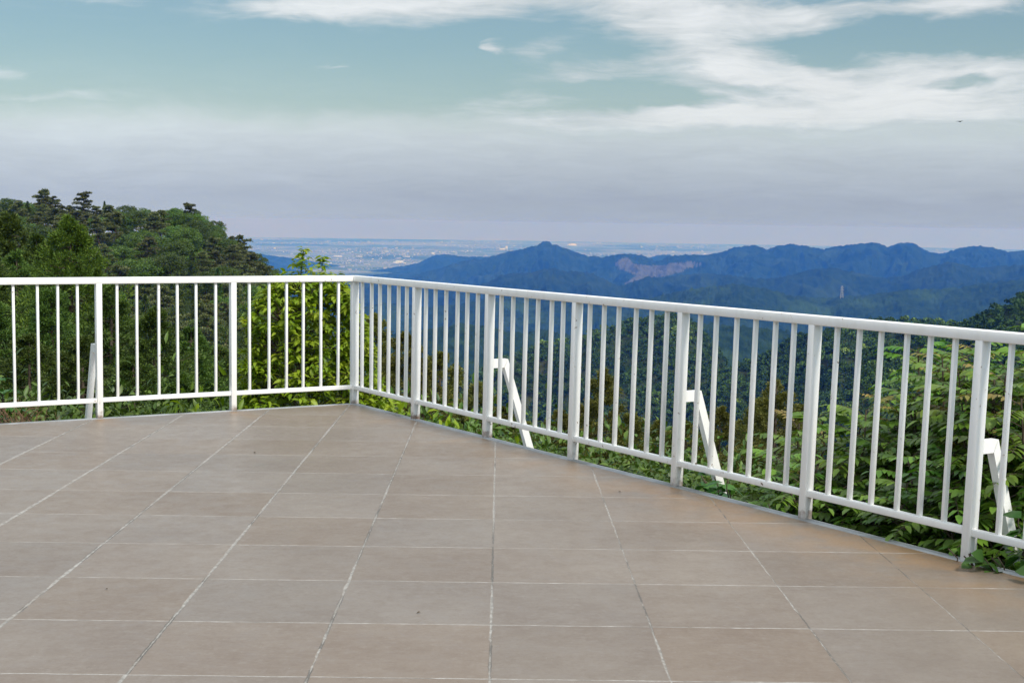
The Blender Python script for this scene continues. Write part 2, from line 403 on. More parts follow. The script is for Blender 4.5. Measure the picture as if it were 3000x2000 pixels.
# ------------------------------------------------------------------ railing
def railing():
    root = empty('metal_railing', (A0[0], A0[1], 0))
    tag(root, 'white painted metal railing with square bars around the tiled terrace corner', 'railing')
    o3 = np.array([A0[0], A0[1], 0])
    rs = RS(11)
    ZT0, ZT1 = .988, 1.036
    def v3(p, z): return np.array([p[0], p[1], z]) - o3
    def lean(i): return np.array([.0045 * i, 0, 0])
    def bar(name, p0, p1, u, n, wu, wn, bev=.0015):
        """prism from p0 to p1 (3D), half widths wu along u, wn along n"""
        u3 = np.array([u[0], u[1], 0]) * wu; n3 = np.array([n[0], n[1], 0]) * wn
        V = [p + i * u3 + j * n3 for p in (p0, p1) for i, j in ((-1, -1), (1, -1), (1, 1), (-1, 1))]
        mb = MB(); mb.add(V, [(3, 2, 1, 0), (4, 5, 6, 7), (0, 1, 5, 4), (1, 2, 6, 5), (2, 3, 7, 6), (3, 0, 4, 7)])
        return mb.build(name, PAINT, root, bevel=bev)
    def hbar(name, a, b, n, hw, z0, z1, bev=.002):
        """horizontal rail from a to b (3D offsets), half width hw along n"""
        n3 = np.array([n[0], n[1], 0]) * hw
        V = [p + j * n3 + np.array([0, 0, z]) for p in (a, b) for j, z in ((-1, z0), (1, z0), (1, z1), (-1, z1))]
        mb = MB(); mb.add(V, [(3, 2, 1, 0), (4, 5, 6, 7), (0, 1, 5, 4), (1, 2, 6, 5), (2, 3, 7, 6), (3, 0, 4, 7)])
        return mb.build(name, PAINT, root, bevel=bev)
    # posts
    for k, (u, n, P) in enumerate(((uR, nR, postsR), (uL, nL, postsL))):
        for i, q in enumerate(P):
            ii = i if k == 0 else 0
            bar('post', v3(q, -.02), v3(q, ZT0 + .004) + lean(ii), u, n, .0205 if i or k else .025, .029 if i or k else .028)
        # top rail in one run per side, mitred at the corner
        M = np.array([nR, nL]); hw = .030
        ci = np.linalg.solve(M, np.array([-hw, -hw])); co = np.linalg.solve(M, np.array([hw, hw]))
        end = 9 if k == 0 else 5
        E = P[-1] - A0 + u * .02
        V = []
        for z in (ZT0, ZT1):
            V += [np.array([*ci, z]), np.array([*co, z]), np.array([*(E + n * hw), z]) + lean(9 if k == 0 else 0), np.array([*(E - n * hw), z]) + lean(9 if k == 0 else 0)]
        mb = MB(); F = [(0, 1, 2, 3), (7, 6, 5, 4), (0, 4, 5, 1), (1, 5, 6, 2), (2, 6, 7, 3), (3, 7, 4, 0)]
        if k == 0: F = [f for f in F]
        mb.add(V, F)
        o = mb.build('top_rail', PAINT, root, bevel=.004)
        # bottom rails panel by panel and balusters
        Q = [A0] + list(P[1:] if k == 0 else P)
        for i in range(len(Q) - 1):
            a = Q[i] + u * .019; b = Q[i + 1] - u * .019
            zt = rs.uniform(-.002, .002)
            li = lean(i * .14) if k == 0 else lean(0)
            hbar('bottom_rail', v3(a, 0) + li, v3(b, 0) + li, n, .017, .117 + zt, .149 + zt)
            for j in range(1, 7):
                f = j / 7 + rs.uniform(-.012, .012)
                q = Q[i] * (1 - f) + Q[i + 1] * f
                l0 = lean((i + f) * .14) if k == 0 else lean(0); l1 = lean(i + f) if k == 0 else lean(0)
                bar('baluster', v3(q, .145 + zt) + l0, v3(q, ZT0 + .003) + l1 + np.array([*u, 0]) * rs.uniform(-.003, .003), u, n, .0082, .0128, .0008)
    # raking braces on the outside of every other post
    for (q, u, n, lab) in ((postsR[2], uR, nR, 2), (postsR[4], uR, nR, 4), (postsR[6], uR, nR, 6), (postsL[1], uL, nL, 0), (postsR[8], uR, nR, 8)):
        br = bpy.data.objects.new('brace', None); C.objects.link(br); br.parent = root
        br.location = tuple(v3(q, 0))
        def plate(name, poly, hw):
            """outline in the plane of outward distance and height, extruded along the rail"""
            n3 = np.array([n[0], n[1], 0]); u3 = np.array([u[0], u[1], 0]); k = len(poly)
            V = [n3 * d + np.array([0, 0, z]) + s_ * hw * u3 for s_ in (-1, 1) for d, z in poly]
            mb = MB(); mb.add(V, [(i, (i + 1) % k, k + (i + 1) % k, k + i) for i in range(k)])
            mb.add(V, [tuple(range(k))[::-1], tuple(range(k, 2 * k))])
            return mb.build(name, PAINT_BRACE, br, bevel=.0015)
        zt = .540
        plate('bracket', [(.027, zt), (.150, zt), (.122, zt - .060), (.027, zt - .060)], .0185)
        plate('strut', [(.152, zt), (.490, -.42), (.432, -.42), (.124, zt - .060)], .0195)
    return root
railing()

# ------------------------------------------------------------------ terrain
def pl(pts):
    """silhouette of the survey -> (bearing array, slope array)"""
    a = sorted(azel(x, y) for x, y in pts)
    return np.array([q[0] for q in a]), np.array([q[1] for q in a])
PLAIN_Z = -500.0

def terrain_mat(name, c1, c2, s1, c3=None, s3=.002, attrcol=None, bump=0, bs=.08):
    mt, nt = new_mat(name)
    tc = N(nt, 'ShaderNodeNewGeometry').outputs['Position']
    n = noise(nt, tc, s1, 6, .62)
    col = mixc(nt, smooth_(nt, n, .34, .66), c1, c2)
    if c3: col = mixc(nt, smooth_(nt, noise(nt, tc, s3, 4, .6), .50, .66), col, c3)
    if attrcol:
        at_ = N(nt, 'ShaderNodeAttribute', attribute_name='tint').outputs['Fac']
        nn = noise(nt, tc, s1 * 1.2, 5, .7)
        q = mixc(nt, smooth_(nt, nn, .3, .7), attrcol[0], attrcol[1])
        col = mixc(nt, smooth_(nt, math_(nt, 'ADD', at_, math_(nt, 'MULTIPLY_ADD', nn, .7, -.35)), .40, .60), col, q)
    b = N(nt, 'ShaderNodeBsdfPrincipled'); b.inputs['Roughness'].default_value = 1; b.inputs['Specular IOR Level'].default_value = .05
    lk(nt, col, b.inputs['Base Color'])
    if bump:
        bp = N(nt, 'ShaderNodeBump'); bp.inputs['Strength'].default_value = .9; bp.inputs['Distance'].default_value = bump
        lk(nt, noise(nt, tc, bs, 5, .65), bp.inputs['Height']); lk(nt, bp.outputs[0], b.inputs['Normal'])
    out(nt, b.outputs[0]); return mt

def grid_mesh(name, az, r, Z, mat, attr=None, kind='structure'):
    """polar sheet: az (na,), r (nr,) or (na,nr), Z (na,nr)"""
    na, nr = Z.shape
    R = np.broadcast_to(r, (na, nr)); A = np.broadcast_to(az[:, None], (na, nr))
    V = np.stack([R * np.sin(A), R * np.cos(A), Z], -1).reshape(-1, 3)
    i = np.arange(na - 1)[:, None] * nr; j = np.arange(nr - 1)[None]
    F = np.stack([i + j, i + nr + j, i + nr + j + 1, i + j + 1], -1).reshape(-1, 4)[:, ::-1]
    mb = MB(); mb.add(V, F, 0 if attr is None else attr.ravel())
    o = mb.build(name, mat, smooth=True)
    if kind: tag(o, kind=kind)
    return o

def mountain(name, sil, R0, front, back, mat, na, nr, slope, seed, spur=60, canopy=5, wl=14, azpad=.02, bare=None, Rvar=0, edge=.03, spurscale=1.0, crestoff=0.0):
    sa, se = pl(sil)
    az = np.linspace(sa[0] - azpad, sa[-1] + azpad, na)
    el = np.interp(az, sa, se)
    # smooth the polyline slightly, beyond the ends let it drop
    Rc = R0 * (1 + Rvar * fbm(az * 14, az * 0 + 2, seed + 9, 3))
    zc = H0 + Rc * el
    t = np.concatenate([np.linspace(-front, 0, int(nr * .86))[:-1], np.linspace(0, back, nr - int(nr * .86) + 1)])
    r = Rc[:, None] + t[None]
    X = r * np.sin(az[:, None]); Y = r * np.cos(az[:, None])
    d = np.abs(t)[None]
    k = 1 / (350.0 * spurscale)
    wx = X + 160 * fbm(X * k * .8, Y * k * .8, seed + 1, 3); wy = Y + 160 * fbm(X * k * .8, Y * k * .8, seed + 2, 3)
    # spurs run down the slope: ridges of the field stretched away from the crest
    rid = ridged(wx * k * 1.0, wy * k * .42, seed + 3, 4) - .55
    grow = 1 - np.exp(-d / (160 * spurscale))
    s = np.where(t < 0, slope, slope * 1.3)[None]
    drop = s * d * (1 - .25 * np.exp(-d / 500))
    Z = zc[:, None] + crestoff - drop + grow * spur * rid * (1 + d / 1600)
    can = fbm(X / wl, Y / wl, seed + 5, 3) * canopy * 1.6 + fbm(X / (wl * 4), Y / (wl * 4), seed + 6, 2) * canopy
    Z = Z + can
    # nothing on the front slope may stand above the crest line of its own bearing
    emax = (zc + crestoff + canopy * .9 * fbm(az * R0 / wl, az * 0, seed + 7, 3) - H0) / Rc
    lim = H0 + r * (emax[:, None] - .0003 - d * .9e-6)
    Z = np.where(t[None] < -1, np.minimum(Z, lim), Z)
    Z = np.maximum(Z, PLAIN_Z - .6)
    attr = None
    if bare is not None:
        E_ = (Z - H0) / r
        # outline of the bare ground, tested in survey bearings
        pa = np.array([azel(*q) for q in bare])
        x, y = np.broadcast_to(az[:, None], Z.shape), E_
        ins = np.zeros(Z.shape, bool)
        for q in range(len(pa)):
            x1, y1 = pa[q]; x2, y2 = pa[(q + 1) % len(pa)]
            cnd = ((y1 > y) != (y2 > y)) & (x < (x2 - x1) * (y - y1) / (y2 - y1 + 1e-15) + x1)
            ins ^= cnd
        attr = np.where(ins & (t[None] < 0), 1.0, 0.0)
    return grid_mesh(name, az, r, Z, mat, attr), (az, Rc, zc)

FOREST_FAR = terrain_mat('far_forest', (.007, .019, .010), (.018, .036, .016), .02, (.024, .044, .018), .0035, attrcol=((.100, .098, .086), (.05, .054, .045)), bump=6, bs=.05)
FOREST_MID = terrain_mat('mid_forest', (.008, .022, .010), (.022, .044, .016), .03, (.030, .058, .018), .005, bump=4, bs=.08)
GROUND = terrain_mat('hill_ground', (.018, .032, .012), (.036, .052, .018), .4, (.045, .05, .02), .05)

# plain (one sheet to the horizon) with fields, woods and towns
def plain():
    mt, nt = new_mat('plain_fields')
    tc = N(nt, 'ShaderNodeNewGeometry').outputs['Position']
    mp = N(nt, 'ShaderNodeMapping'); mp.inputs['Rotation'].default_value = (0, 0, .4); lk(nt, tc, mp.inputs[0])
    v = N(nt, 'ShaderNodeTexVoronoi'); v.inputs['Scale'].default_value = .0022; lk(nt, mp.outputs[0], v.inputs['Vector'])
    rp = N(nt, 'ShaderNodeValToRGB'); e = rp.color_ramp.elements
    for _ in range(3): e.new(.5)
    for i, (p, c_) in enumerate(((0, (.06, .09, .06)), (.3, (.09, .13, .085)), (.55, (.13, .17, .12)), (.8, (.18, .20, .17)), (1, (.24, .25, .24)))):
        e[i].position = p; e[i].color = (*c_, 1)
    sp3 = N(nt, 'ShaderNodeSeparateColor'); lk(nt, v.outputs['Color'], sp3.inputs[0])
    lk(nt, sp3.outputs[0], rp.inputs[0])
    col = rp.outputs[0]
    wood = smooth_(nt, noise(nt, tc, .00035, 5, .6), .50, .60)
    col = mixc(nt, math_(nt, 'MULTIPLY', wood, .8), col, (.045, .075, .04))
    urb = smooth_(nt, noise(nt, tc, .00022, 4, .6), .50, .62)
    uc = mixc(nt, smooth_(nt, noise(nt, tc, .004, 4, .8), .42, .60), (.14, .165, .16), (.30, .32, .32))
    col = mixc(nt, math_(nt, 'MULTIPLY', urb, .85), col, uc)
    b = N(nt, 'ShaderNodeBsdfPrincipled'); b.inputs['Roughness'].default_value = 1; b.inputs['Specular IOR Level'].default_value = .05
    lk(nt, col, b.inputs['Base Color']); out(nt, b.outputs[0])
    rr = np.array([0, 400, 1500, 4000, 9000, 16000, 25000, 34000, 39500.]); na = 96
    V = [(0, 0, PLAIN_Z)]; F = []
    for q in rr[1:]:
        V += [(q * math.cos(k * 2 * math.pi / na), q * math.sin(k * 2 * math.pi / na), PLAIN_Z) for k in range(na)]
    mb = MB(); mb.add(V, [(0, 1 + k, 1 + (k + 1) % na) for k in range(na)])
    F = []
    for i in range(len(rr) - 2):
        for k in range(na):
            k2 = (k + 1) % na
            F.append((1 + i * na + k, 1 + (i + 1) * na + k, 1 + (i + 1) * na + k2, 1 + i * na + k2))
    mb.F.append(np.array(F))
    tag(mb.build('plain', mt), kind='structure')
plain()

S_R1 = [(950, 905), (1100, 850), (1204, 809), (1298, 782), (1361, 762), (1425, 756), (1446, 748), (1489, 737), (1531, 729), (1574, 718), (1588, 709.5), (1599, 706), (1610, 709), (1619, 717), (1629, 715.5), (1646, 723), (1701, 741), (1723, 751), (1740, 748.5), (1761, 753), (1787, 748), (1829, 743), (1850, 745), (1884, 748), (1905, 757), (1923, 765),
        (1940, 761), (1956, 751), (1985, 748), (2012, 745.5), (2040, 747), (2078, 746), (2124, 737), (2155, 724), (2180, 721), (2209, 719), (2228, 724), (2246, 730), (2260, 727), (2274, 720), (2319, 715), (2350, 719), (2382, 724), (2414, 731), (2442, 722), (2485, 718), (2522, 712), (2536, 715), (2557, 709), (2578, 714.5), (2599, 722), (2630, 714), (2650, 711.5), (2672, 710), (2686, 716), (2700, 727), (2728, 738), (2751, 742.6), (2770, 740), (2812, 726), (2873, 719), (2910, 725), (2952, 738), (2994, 735), (3060, 728), (3150, 738), (3250, 720)]
QUARRY = [(1797, 778), (1812, 762), (1822, 756), (1840, 754), (1856, 772), (1893, 777), (1935, 777), (1975, 770), (2010, 767), (2056, 770), (2046, 782), (2012, 785), (2000, 795), (1960, 806), (1930, 812), (1890, 818), (1850, 826), (1822, 834), (1858, 812), (1866, 806), (1836, 794), (1808, 788), (1818, 780)]
S_R2 = [(560, 832), (650, 826), (750, 818), (850, 814), (950, 818), (1050, 823), (1150, 826), (1250, 835), (1330, 842), (1380, 845), (1434, 824), (1468, 806), (1510, 800), (1565, 797), (1590, 789), (1621, 784), (1640, 792), (1663, 795), (1723, 796), (1757, 812), (1791, 829), (1820, 836), (1850, 824), (1901, 812), (1935, 813), (2000, 804), (2060, 800), (2130, 806), (2200, 815), (2270, 815), (2340, 800), (2400, 786), (2440, 784), (2500, 796), (2580, 812), (2650, 806), (2720, 780), (2790, 768), (2850, 785), (2920, 780), (2990, 775), (3100, 765), (3250, 770)]
S_R3 = [(900, 990), (1020, 905), (1120, 885), (1250, 900), (1380, 885), (1500, 868), (1600, 862), (1700, 872), (1800, 880), (1900, 872), (2000, 850), (2080, 838), (2160, 832), (2240, 845), (2330, 868), (2420, 872), (2540, 862), (2640, 850), (2740, 846), (2840, 838), (2960, 822), (3100, 810), (3250, 800)]
S_M2 = [(850, 975), (960, 955), (1060, 965), (1150, 975), (1250, 962), (1340, 948), (1420, 952), (1500, 975), (1600, 968), (1700, 985), (1800, 1000), (1900, 985), (2000, 955), (2100, 948), (2200, 960), (2350, 975), (2500, 960), (2700, 950), (2900, 940), (3200, 925)]
S_FL = [(600, 738), (700, 742), (760, 744), (789, 747), (850, 756), (900, 763), (950, 772), (1012, 780), (1057, 795), (1110, 806), (1200, 812), (1300, 830)]
S_FM = [(1000, 812), (1060, 798), (1130, 786), (1191, 777), (1230, 768), (1255, 756), (1271, 750), (1290, 746), (1303, 745), (1325, 747), (1347, 750), (1380, 753), (1437, 752), (1500, 756), (1600, 765), (1700, 775)]
S_FN = [(560, 770), (680, 776), (760, 779), (850, 787), (950, 801), (1050, 807), (1150, 800), (1250, 801), (1400, 815), (1550, 840)]
S_BK = [(1860, 775), (1900, 757), (1925, 748), (1955, 746), (1985, 750), (2030, 757), (2080, 765)]
mountain('mountain', S_FL, 15500, 3000, 1800, FOREST_FAR, 360, 90, .075, 21, spur=45, canopy=6, wl=30)
mountain('mountain', S_FM, 14000, 2600, 1500, FOREST_FAR, 360, 90, .10, 31, spur=45, canopy=6, wl=30)
mountain('mountain', S_FN, 12600, 3200, 1500, FOREST_FAR, 420, 120, .085, 37, spur=50, canopy=6, wl=28)
mountain('mountain', S_BK, 15000, 1600, 1500, FOREST_FAR, 160, 60, .15, 33, spur=30, canopy=6, wl=30)
mountain('mountain', S_R1, 10800, 3200, 1800, FOREST_FAR, 1500, 200, .26, 41, spur=120, canopy=7, wl=26, bare=QUARRY, Rvar=.03)
mountain('mountain', S_R2, 7600, 2600, 1200, FOREST_FAR, 1300, 170, .24, 51, spur=90, canopy=7, wl=22, Rvar=.04)
mountain('mountain', S_R3, 5200, 2000, 1000, FOREST_MID, 1300, 170, .27, 61, spur=70, canopy=6, wl=16, Rvar=.05)
mountain('mountain', S_M2, 2600, 760, 600, FOREST_MID, 1200, 120, .28, 71, spur=40, canopy=4.5, wl=9, Rvar=.04)

# the wooded spur in the middle distance and the one on the right: ground below, trees on top
S_MH = [(1080, 1330), (1180, 1240), (1300, 1150), (1420, 1075), (1520, 1020), (1600, 1003), (1690, 990), (1732, 966), (1814, 946), (1870, 934), (1918, 924), (1950, 915), (1976, 911), (2000, 917), (2030, 930), (2060, 962), (2090, 1000), (2120, 1040), (2160, 1090), (2220, 1180), (2300, 1300)]
S_HR = [(2060, 1180), (2130, 1075), (2200, 1045), (2269, 1020), (2315, 985), (2350, 972), (2400, 962), (2450, 945), (2520, 935), (2580, 930), (2650, 934), (2720, 938), (2800, 944), (2900, 955), (3050, 960), (3250, 960)]
S_RR = [(2600, 1010), (2720, 975), (2790, 950), (2810, 940), (2850, 922), (2900, 897), (2950, 874), (3000, 853), (3060, 832), (3150, 800), (3300, 770)]
def hill(name, sil, R0, front, slope, seed, treeh):
    o, (az, Rc, zc) = mountain(name, sil, R0, front, 300, GROUND, 260, 60, slope, seed, spur=19, canopy=.9, wl=10, Rvar=.05, spurscale=.25, crestoff=-treeh)
    V = np.empty(len(o.data.vertices) * 3, np.float32); o.data.vertices.foreach_get('co', V)
    return V.reshape(260, 60, 3)
G_MH = hill('hill', S_MH, 1300, 380, .44, 81, 5)
G_HR = hill('hill', S_HR, 1150, 330, .42, 91, 5)
G_RR = hill('hill', S_RR, 820, 230, .46, 95, 4.5)

# left hill and the ground falling away from the terrace
S_LH = [(-700, 560), (-300, 570), (0, 592), (60, 590), (130, 592), (180, 600), (250, 618), (306, 608), (345, 608), (408, 603), (440, 612), (474, 622), (510, 612), (561, 606), (602, 625), (653, 650), (679, 688), (730, 716), (781, 752), (821, 788), (850, 825), (900, 890), (1000, 1010), (1100, 1110), (1250, 1250)]
LH_A, LH_E = pl(S_LH)
R_LH, T_LH = 400.0, 6.6
def ground(x, y):
    x = np.asarray(x, float); y = np.asarray(y, float)
    r = np.hypot(x, y); a = np.arctan2(x, y)
    z0 = -1.3 - .34 * np.maximum(0, r - 10) - .5 * np.clip((r - 5) / 8, 0, 1)
    z0 = np.maximum(z0, -488 + .002 * r)
    el = np.interp(a, LH_A, LH_E)
    rc = R_LH * (1 + .06 * np.sin(a * 17 + 1))
    zc = H0 + rc * el - T_LH
    d = rc - r
    zh = zc - np.where(d > 0, .155 * d, -.45 * d * -1 * 1.0)
    zh = np.where(d < 0, zc + d * .4, zh)
    zh = np.where(np.abs(a) > 1.2, -400, zh)
    g = 4.0
    z = np.maximum(z0, zh) + .25 * g * np.maximum(0, 1 - np.abs(z0 - zh) / g) ** 2
    n = fbm(x / 24, y / 24, 7, 3) * np.clip((r - 14) / 40, 0, 1) * 4 + fbm(x / 3, y / 3, 8, 2) * .25
    return z + n * np.where(d < 0, np.exp(d / 15), 1) * np.where((zh > z0) & (np.abs(d) < 12), .3, 1)
def hillside():
    az = np.concatenate([np.linspace(-math.pi, -.62, 60)[:-1], np.linspace(-.62, .62, 260), np.linspace(.62, math.pi, 60)[1:]])
    r = np.concatenate([np.linspace(0, 14, 12)[:-1], np.geomspace(14, 1500, 170)])
    R, A = np.meshgrid(r, az)
    Z = ground(R * np.sin(A), R * np.cos(A))
    # keep the soil below the slab
    Z = np.where(R < 13.5, np.minimum(Z, -1.3), Z)
    grid_mesh('hillside', az, r, Z, GROUND)
hillside()

# ------------------------------------------------------------------ sky, sun, air
SUN_EL, SUN_AZ = math.radians(48), math.radians(141)          # azimuth from +Y clockwise (towards +X)
def world():
    w = bpy.data.worlds.new('World'); sc.world = w; w.use_nodes = True
    nt = w.node_tree; nt.nodes.clear()
    sky = N(nt, 'ShaderNodeTexSky', sky_type='NISHITA'); sky.sun_disc = False
    sky.sun_elevation = SUN_EL; sky.sun_rotation = SUN_AZ; sky.air_density = 1.2; sky.dust_density = 2.0; sky.ozone_density = 1.0; sky.altitude = 500
    gen = N(nt, 'ShaderNodeTexCoord').outputs['Generated']
    sx = N(nt, 'ShaderNodeSeparateXYZ'); lk(nt, gen, sx.inputs[0])
    u = math_(nt, 'ARCTAN2', sx.outputs[0], sx.outputs[1])
    hyp = math_(nt, 'SQRT', math_(nt, 'ADD', math_(nt, 'MULTIPLY', sx.outputs[0], sx.outputs[0]), math_(nt, 'MULTIPLY', sx.outputs[1], sx.outputs[1])))
    v = math_(nt, 'ARCTAN2', sx.outputs[2], hyp)
    uv = N(nt, 'ShaderNodeCombineXYZ'); lk(nt, u, uv.inputs[0]); lk(nt, v, uv.inputs[1])
    # turbulence that frays every cloud: broad drift plus fine curl
    def warp(vec, sx_, sy_, rot, scale, detail, ax_, ay_):
        mp = N(nt, 'ShaderNodeMapping'); mp.inputs['Scale'].default_value = (sx_, sy_, 1); mp.inputs['Rotation'].default_value = (0, 0, rot); lk(nt, vec, mp.inputs[0])
        n_ = N(nt, 'ShaderNodeTexNoise'); n_.inputs['Scale'].default_value = scale; n_.inputs['Detail'].default_value = detail; n_.inputs['Roughness'].default_value = .55
        lk(nt, mp.outputs[0], n_.inputs['Vector'])
        off = N(nt, 'ShaderNodeVectorMath', operation='SUBTRACT'); lk(nt, n_.outputs[1], off.inputs[0]); off.inputs[1].default_value = (.5, .5, .5)
        mul = N(nt, 'ShaderNodeVectorMath', operation='MULTIPLY'); lk(nt, off.outputs[0], mul.inputs[0]); mul.inputs[1].default_value = (ax_, ay_, 0)
        add = N(nt, 'ShaderNodeVectorMath', operation='ADD'); lk(nt, vec, add.inputs[0]); lk(nt, mul.outputs[0], add.inputs[1])
        return add.outputs[0]
    W0 = warp(uv.outputs[0], 1, 2.2, .10, 9, 3, .07, .022)
    W = warp(W0, 1, 2.8, -.15, 34, 6, .045, .014)
    def blob(px, py, rx, ry, amp, rot=0.0, total=None):
        """soft lens-shaped cloud: bearing / height of the middle and half sizes (survey pixels)"""
        cu, cv = (px - 1500) / FPX, (653 - py + (px - 1500) * ROL) / FPX
        mp = N(nt, 'ShaderNodeMapping', vector_type='TEXTURE')
        mp.inputs['Location'].default_value = (cu, cv, 0); mp.inputs['Rotation'].default_value = (0, 0, rot)
        mp.inputs['Scale'].default_value = (rx / FPX, ry / FPX, 1)
        lk(nt, W, mp.inputs[0])
        g = N(nt, 'ShaderNodeTexGradient', gradient_type='SPHERICAL'); lk(nt, mp.outputs[0], g.inputs[0])
        s = smooth_(nt, g.outputs[1], 0, .85)
        if total is None: return math_(nt, 'MULTIPLY', s, amp)
        return math_(nt, 'MULTIPLY_ADD', s, amp, total)
    t = None
    for b in CLOUDS: t = blob(*b, total=t)
    t0 = t
    # streaks: fine stretched wisps combed by the wind, modulating the cover
    def streak(rot, sy_, scale, dist):
        sm = N(nt, 'ShaderNodeMapping'); sm.inputs['Scale'].default_value = (1, sy_, 1); sm.inputs['Rotation'].default_value = (0, 0, rot); lk(nt, W0, sm.inputs[0])
        return noise(nt, sm.outputs[0], scale, 9, .64, dist)
    st = streak(.16, 5.5, 13, .5); st2 = streak(-.10, 3.2, 5, .3); st3 = streak(.02, 11, 26, .2)
    wisp = math_(nt, 'ADD', math_(nt, 'MULTIPLY_ADD', st, 1.5, -.75), math_(nt, 'ADD', math_(nt, 'MULTIPLY_ADD', st2, .9, -.45), math_(nt, 'MULTIPLY_ADD', st3, .6, -.3)))
    t = math_(nt, 'ADD', t, math_(nt, 'MULTIPLY', wisp, smooth_(nt, t0, -.2, .5, .35, 1.0)))
    # wide veil low over the land, thinning upwards; its ragged top follows the turbulence
    sv = N(nt, 'ShaderNodeSeparateXYZ'); lk(nt, W, sv.inputs[0])
    veil = smooth_(nt, math_(nt, 'MULTIPLY_ADD', wisp, .012, sv.outputs[1]), .056, .082, .94, 0.0)
    thin = smooth_(nt, math_(nt, 'MULTIPLY_ADD', st2, .05, v), .06, .16, .42, 0.05)
    high = smooth_(nt, v, .17, .40, 0, .55)
    cov = math_(nt, 'MULTIPLY', smooth_(nt, t, .0, 1.15), .90)
    keep = math_(nt, 'MULTIPLY', math_(nt, 'SUBTRACT', 1.0, cov), math_(nt, 'MULTIPLY', math_(nt, 'SUBTRACT', 1.0, veil), math_(nt, 'MULTIPLY', math_(nt, 'SUBTRACT', 1.0, thin), math_(nt, 'SUBTRACT', 1.0, high))))
    cover = math_(nt, 'SUBTRACT', 1.0, keep, clamp=True)
    # cloud tone: bright where thick and high, greyer and more violet near the land
    rp = N(nt, 'ShaderNodeValToRGB'); lk(nt, math_(nt, 'MULTIPLY', math_(nt, 'MULTIPLY_ADD', wisp, .006, v), 6.0), rp.inputs[0]); e = rp.color_ramp.elements
    for _ in range(3): e.new(.5)
    for i, (p, c_) in enumerate(((0, (.315, .365, .440)), (.10, (.305, .352, .432)), (.28, (.395, .446, .500)), (.40, (.472, .528, .560)), (.7, (.485, .53, .555)))): e[i].position = p; e[i].color = (*c_, 1)
    ccol = rp.outputs[0]
    thick = smooth_(nt, t, .75, 1.75)
    ccol = mixc(nt, math_(nt, 'MULTIPLY', thick, smooth_(nt, v, .022, .098)), ccol, (.655, .675, .69))
    # brighter towards the left; unseen overcast above the view boosted as added fill light
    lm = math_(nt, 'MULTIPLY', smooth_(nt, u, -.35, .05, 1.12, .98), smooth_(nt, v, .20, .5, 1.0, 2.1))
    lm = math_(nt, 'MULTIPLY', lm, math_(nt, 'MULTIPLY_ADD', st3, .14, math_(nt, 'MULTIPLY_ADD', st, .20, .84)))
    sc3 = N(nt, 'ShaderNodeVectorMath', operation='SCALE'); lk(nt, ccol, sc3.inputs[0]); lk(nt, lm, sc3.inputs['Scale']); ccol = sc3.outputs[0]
    tint = mixc(nt, 1.0, sky.outputs[0], SKY_TINT, 'MULTIPLY')
    b1 = N(nt, 'ShaderNodeBackground'); b1.inputs[1].default_value = .10; lk(nt, tint, b1.inputs[0])
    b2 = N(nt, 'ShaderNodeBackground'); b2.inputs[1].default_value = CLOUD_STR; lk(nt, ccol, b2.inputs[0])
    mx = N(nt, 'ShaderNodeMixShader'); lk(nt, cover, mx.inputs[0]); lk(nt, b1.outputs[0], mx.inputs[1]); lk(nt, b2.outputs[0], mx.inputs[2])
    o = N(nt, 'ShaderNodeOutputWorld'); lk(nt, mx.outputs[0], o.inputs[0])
    w.cycles.sampling_method = 'MANUAL'; w.cycles.sample_map_resolution = 1024
SKY_TINT = (.585, .70, .715)
CLOUD_STR = 1.0
# survey of the clouds: middle x, y, half width, half height, density, tilt
CLOUDS = [
    (1120, 22, 660, 95, 1.4, .03), (860, 55, 420, 50, .35, .0), (1650, -30, 500, 90, .6, 0),
    (2050, 130, 560, 190, .72, -.35), (1900, 30, 420, 120, .38, 0), (2500, 62, 560, 80, .85, .05), (2780, 30, 420, 70, .75, 0), (2250, 60, 330, 90, .5, -.2),
    (2350, 290, 680, 170, 1.0, .03), (2800, 290, 560, 170, .90, .02), (2150, 205, 220, 70, .5, -.2), (2370, 240, 110, 80, .55, -.5), (1950, 350, 620, 70, .75, .04),
    (1720, 215, 420, 55, .72, .16), (1580, 150, 190, 60, .55, .35), (1480, 300, 420, 45, .5, .1), (1950, 60, 330, 120, .5, -.5), (1700, 360, 900, 55, .62, .02), (2600, 360, 700, 80, .45, .0),
    (600, 385, 900, 40, .30, .02), (1428, 158, 62, 34, 1.0, .3), (970, 205, 150, 16, .55, .22), (700, 180, 45, 16, .4, 0), (40, 230, 170, 30, .62, -.1), (300, 15, 340, 40, .35, 0), (400, 300, 560, 26, .32, .03), (150, 300, 300, 22, .35, -.03),
    (2640, 140, 340, 66, -1.5, -.06), (2350, 165, 170, 55, -.9, -.3), (2920, 160, 260, 60, -.9, .05), (1850, 285, 340, 40, -1.1, -.05), (2180, 268, 160, 26, -.55, -.1), (2740, 272, 140, 24, -1.0, 0),
    (1500, 120, 420, 60, -.35, .1), (700, 190, 700, 100, -.25, 0), (1300, 250, 400, 90, -.35, .0), (2480, 30, 240, 36, -.75, 0), (2960, 40, 120, 40, -.5, 0),
]
world()
def sun():
    l = bpy.data.lights.new('sun', 'SUN'); l.energy = 3.0; l.angle = math.radians(11); l.color = (1, .95, .88)
    o = bpy.data.objects.new('sun', l); C.objects.link(o)
    d = Vector((math.sin(SUN_AZ) * math.cos(SUN_EL), math.cos(SUN_AZ) * math.cos(SUN_EL), math.sin(SUN_EL)))
    o.rotation_euler = d.to_track_quat('Z', 'Y').to_euler(); o.location = (20, -30, 40)
sun()
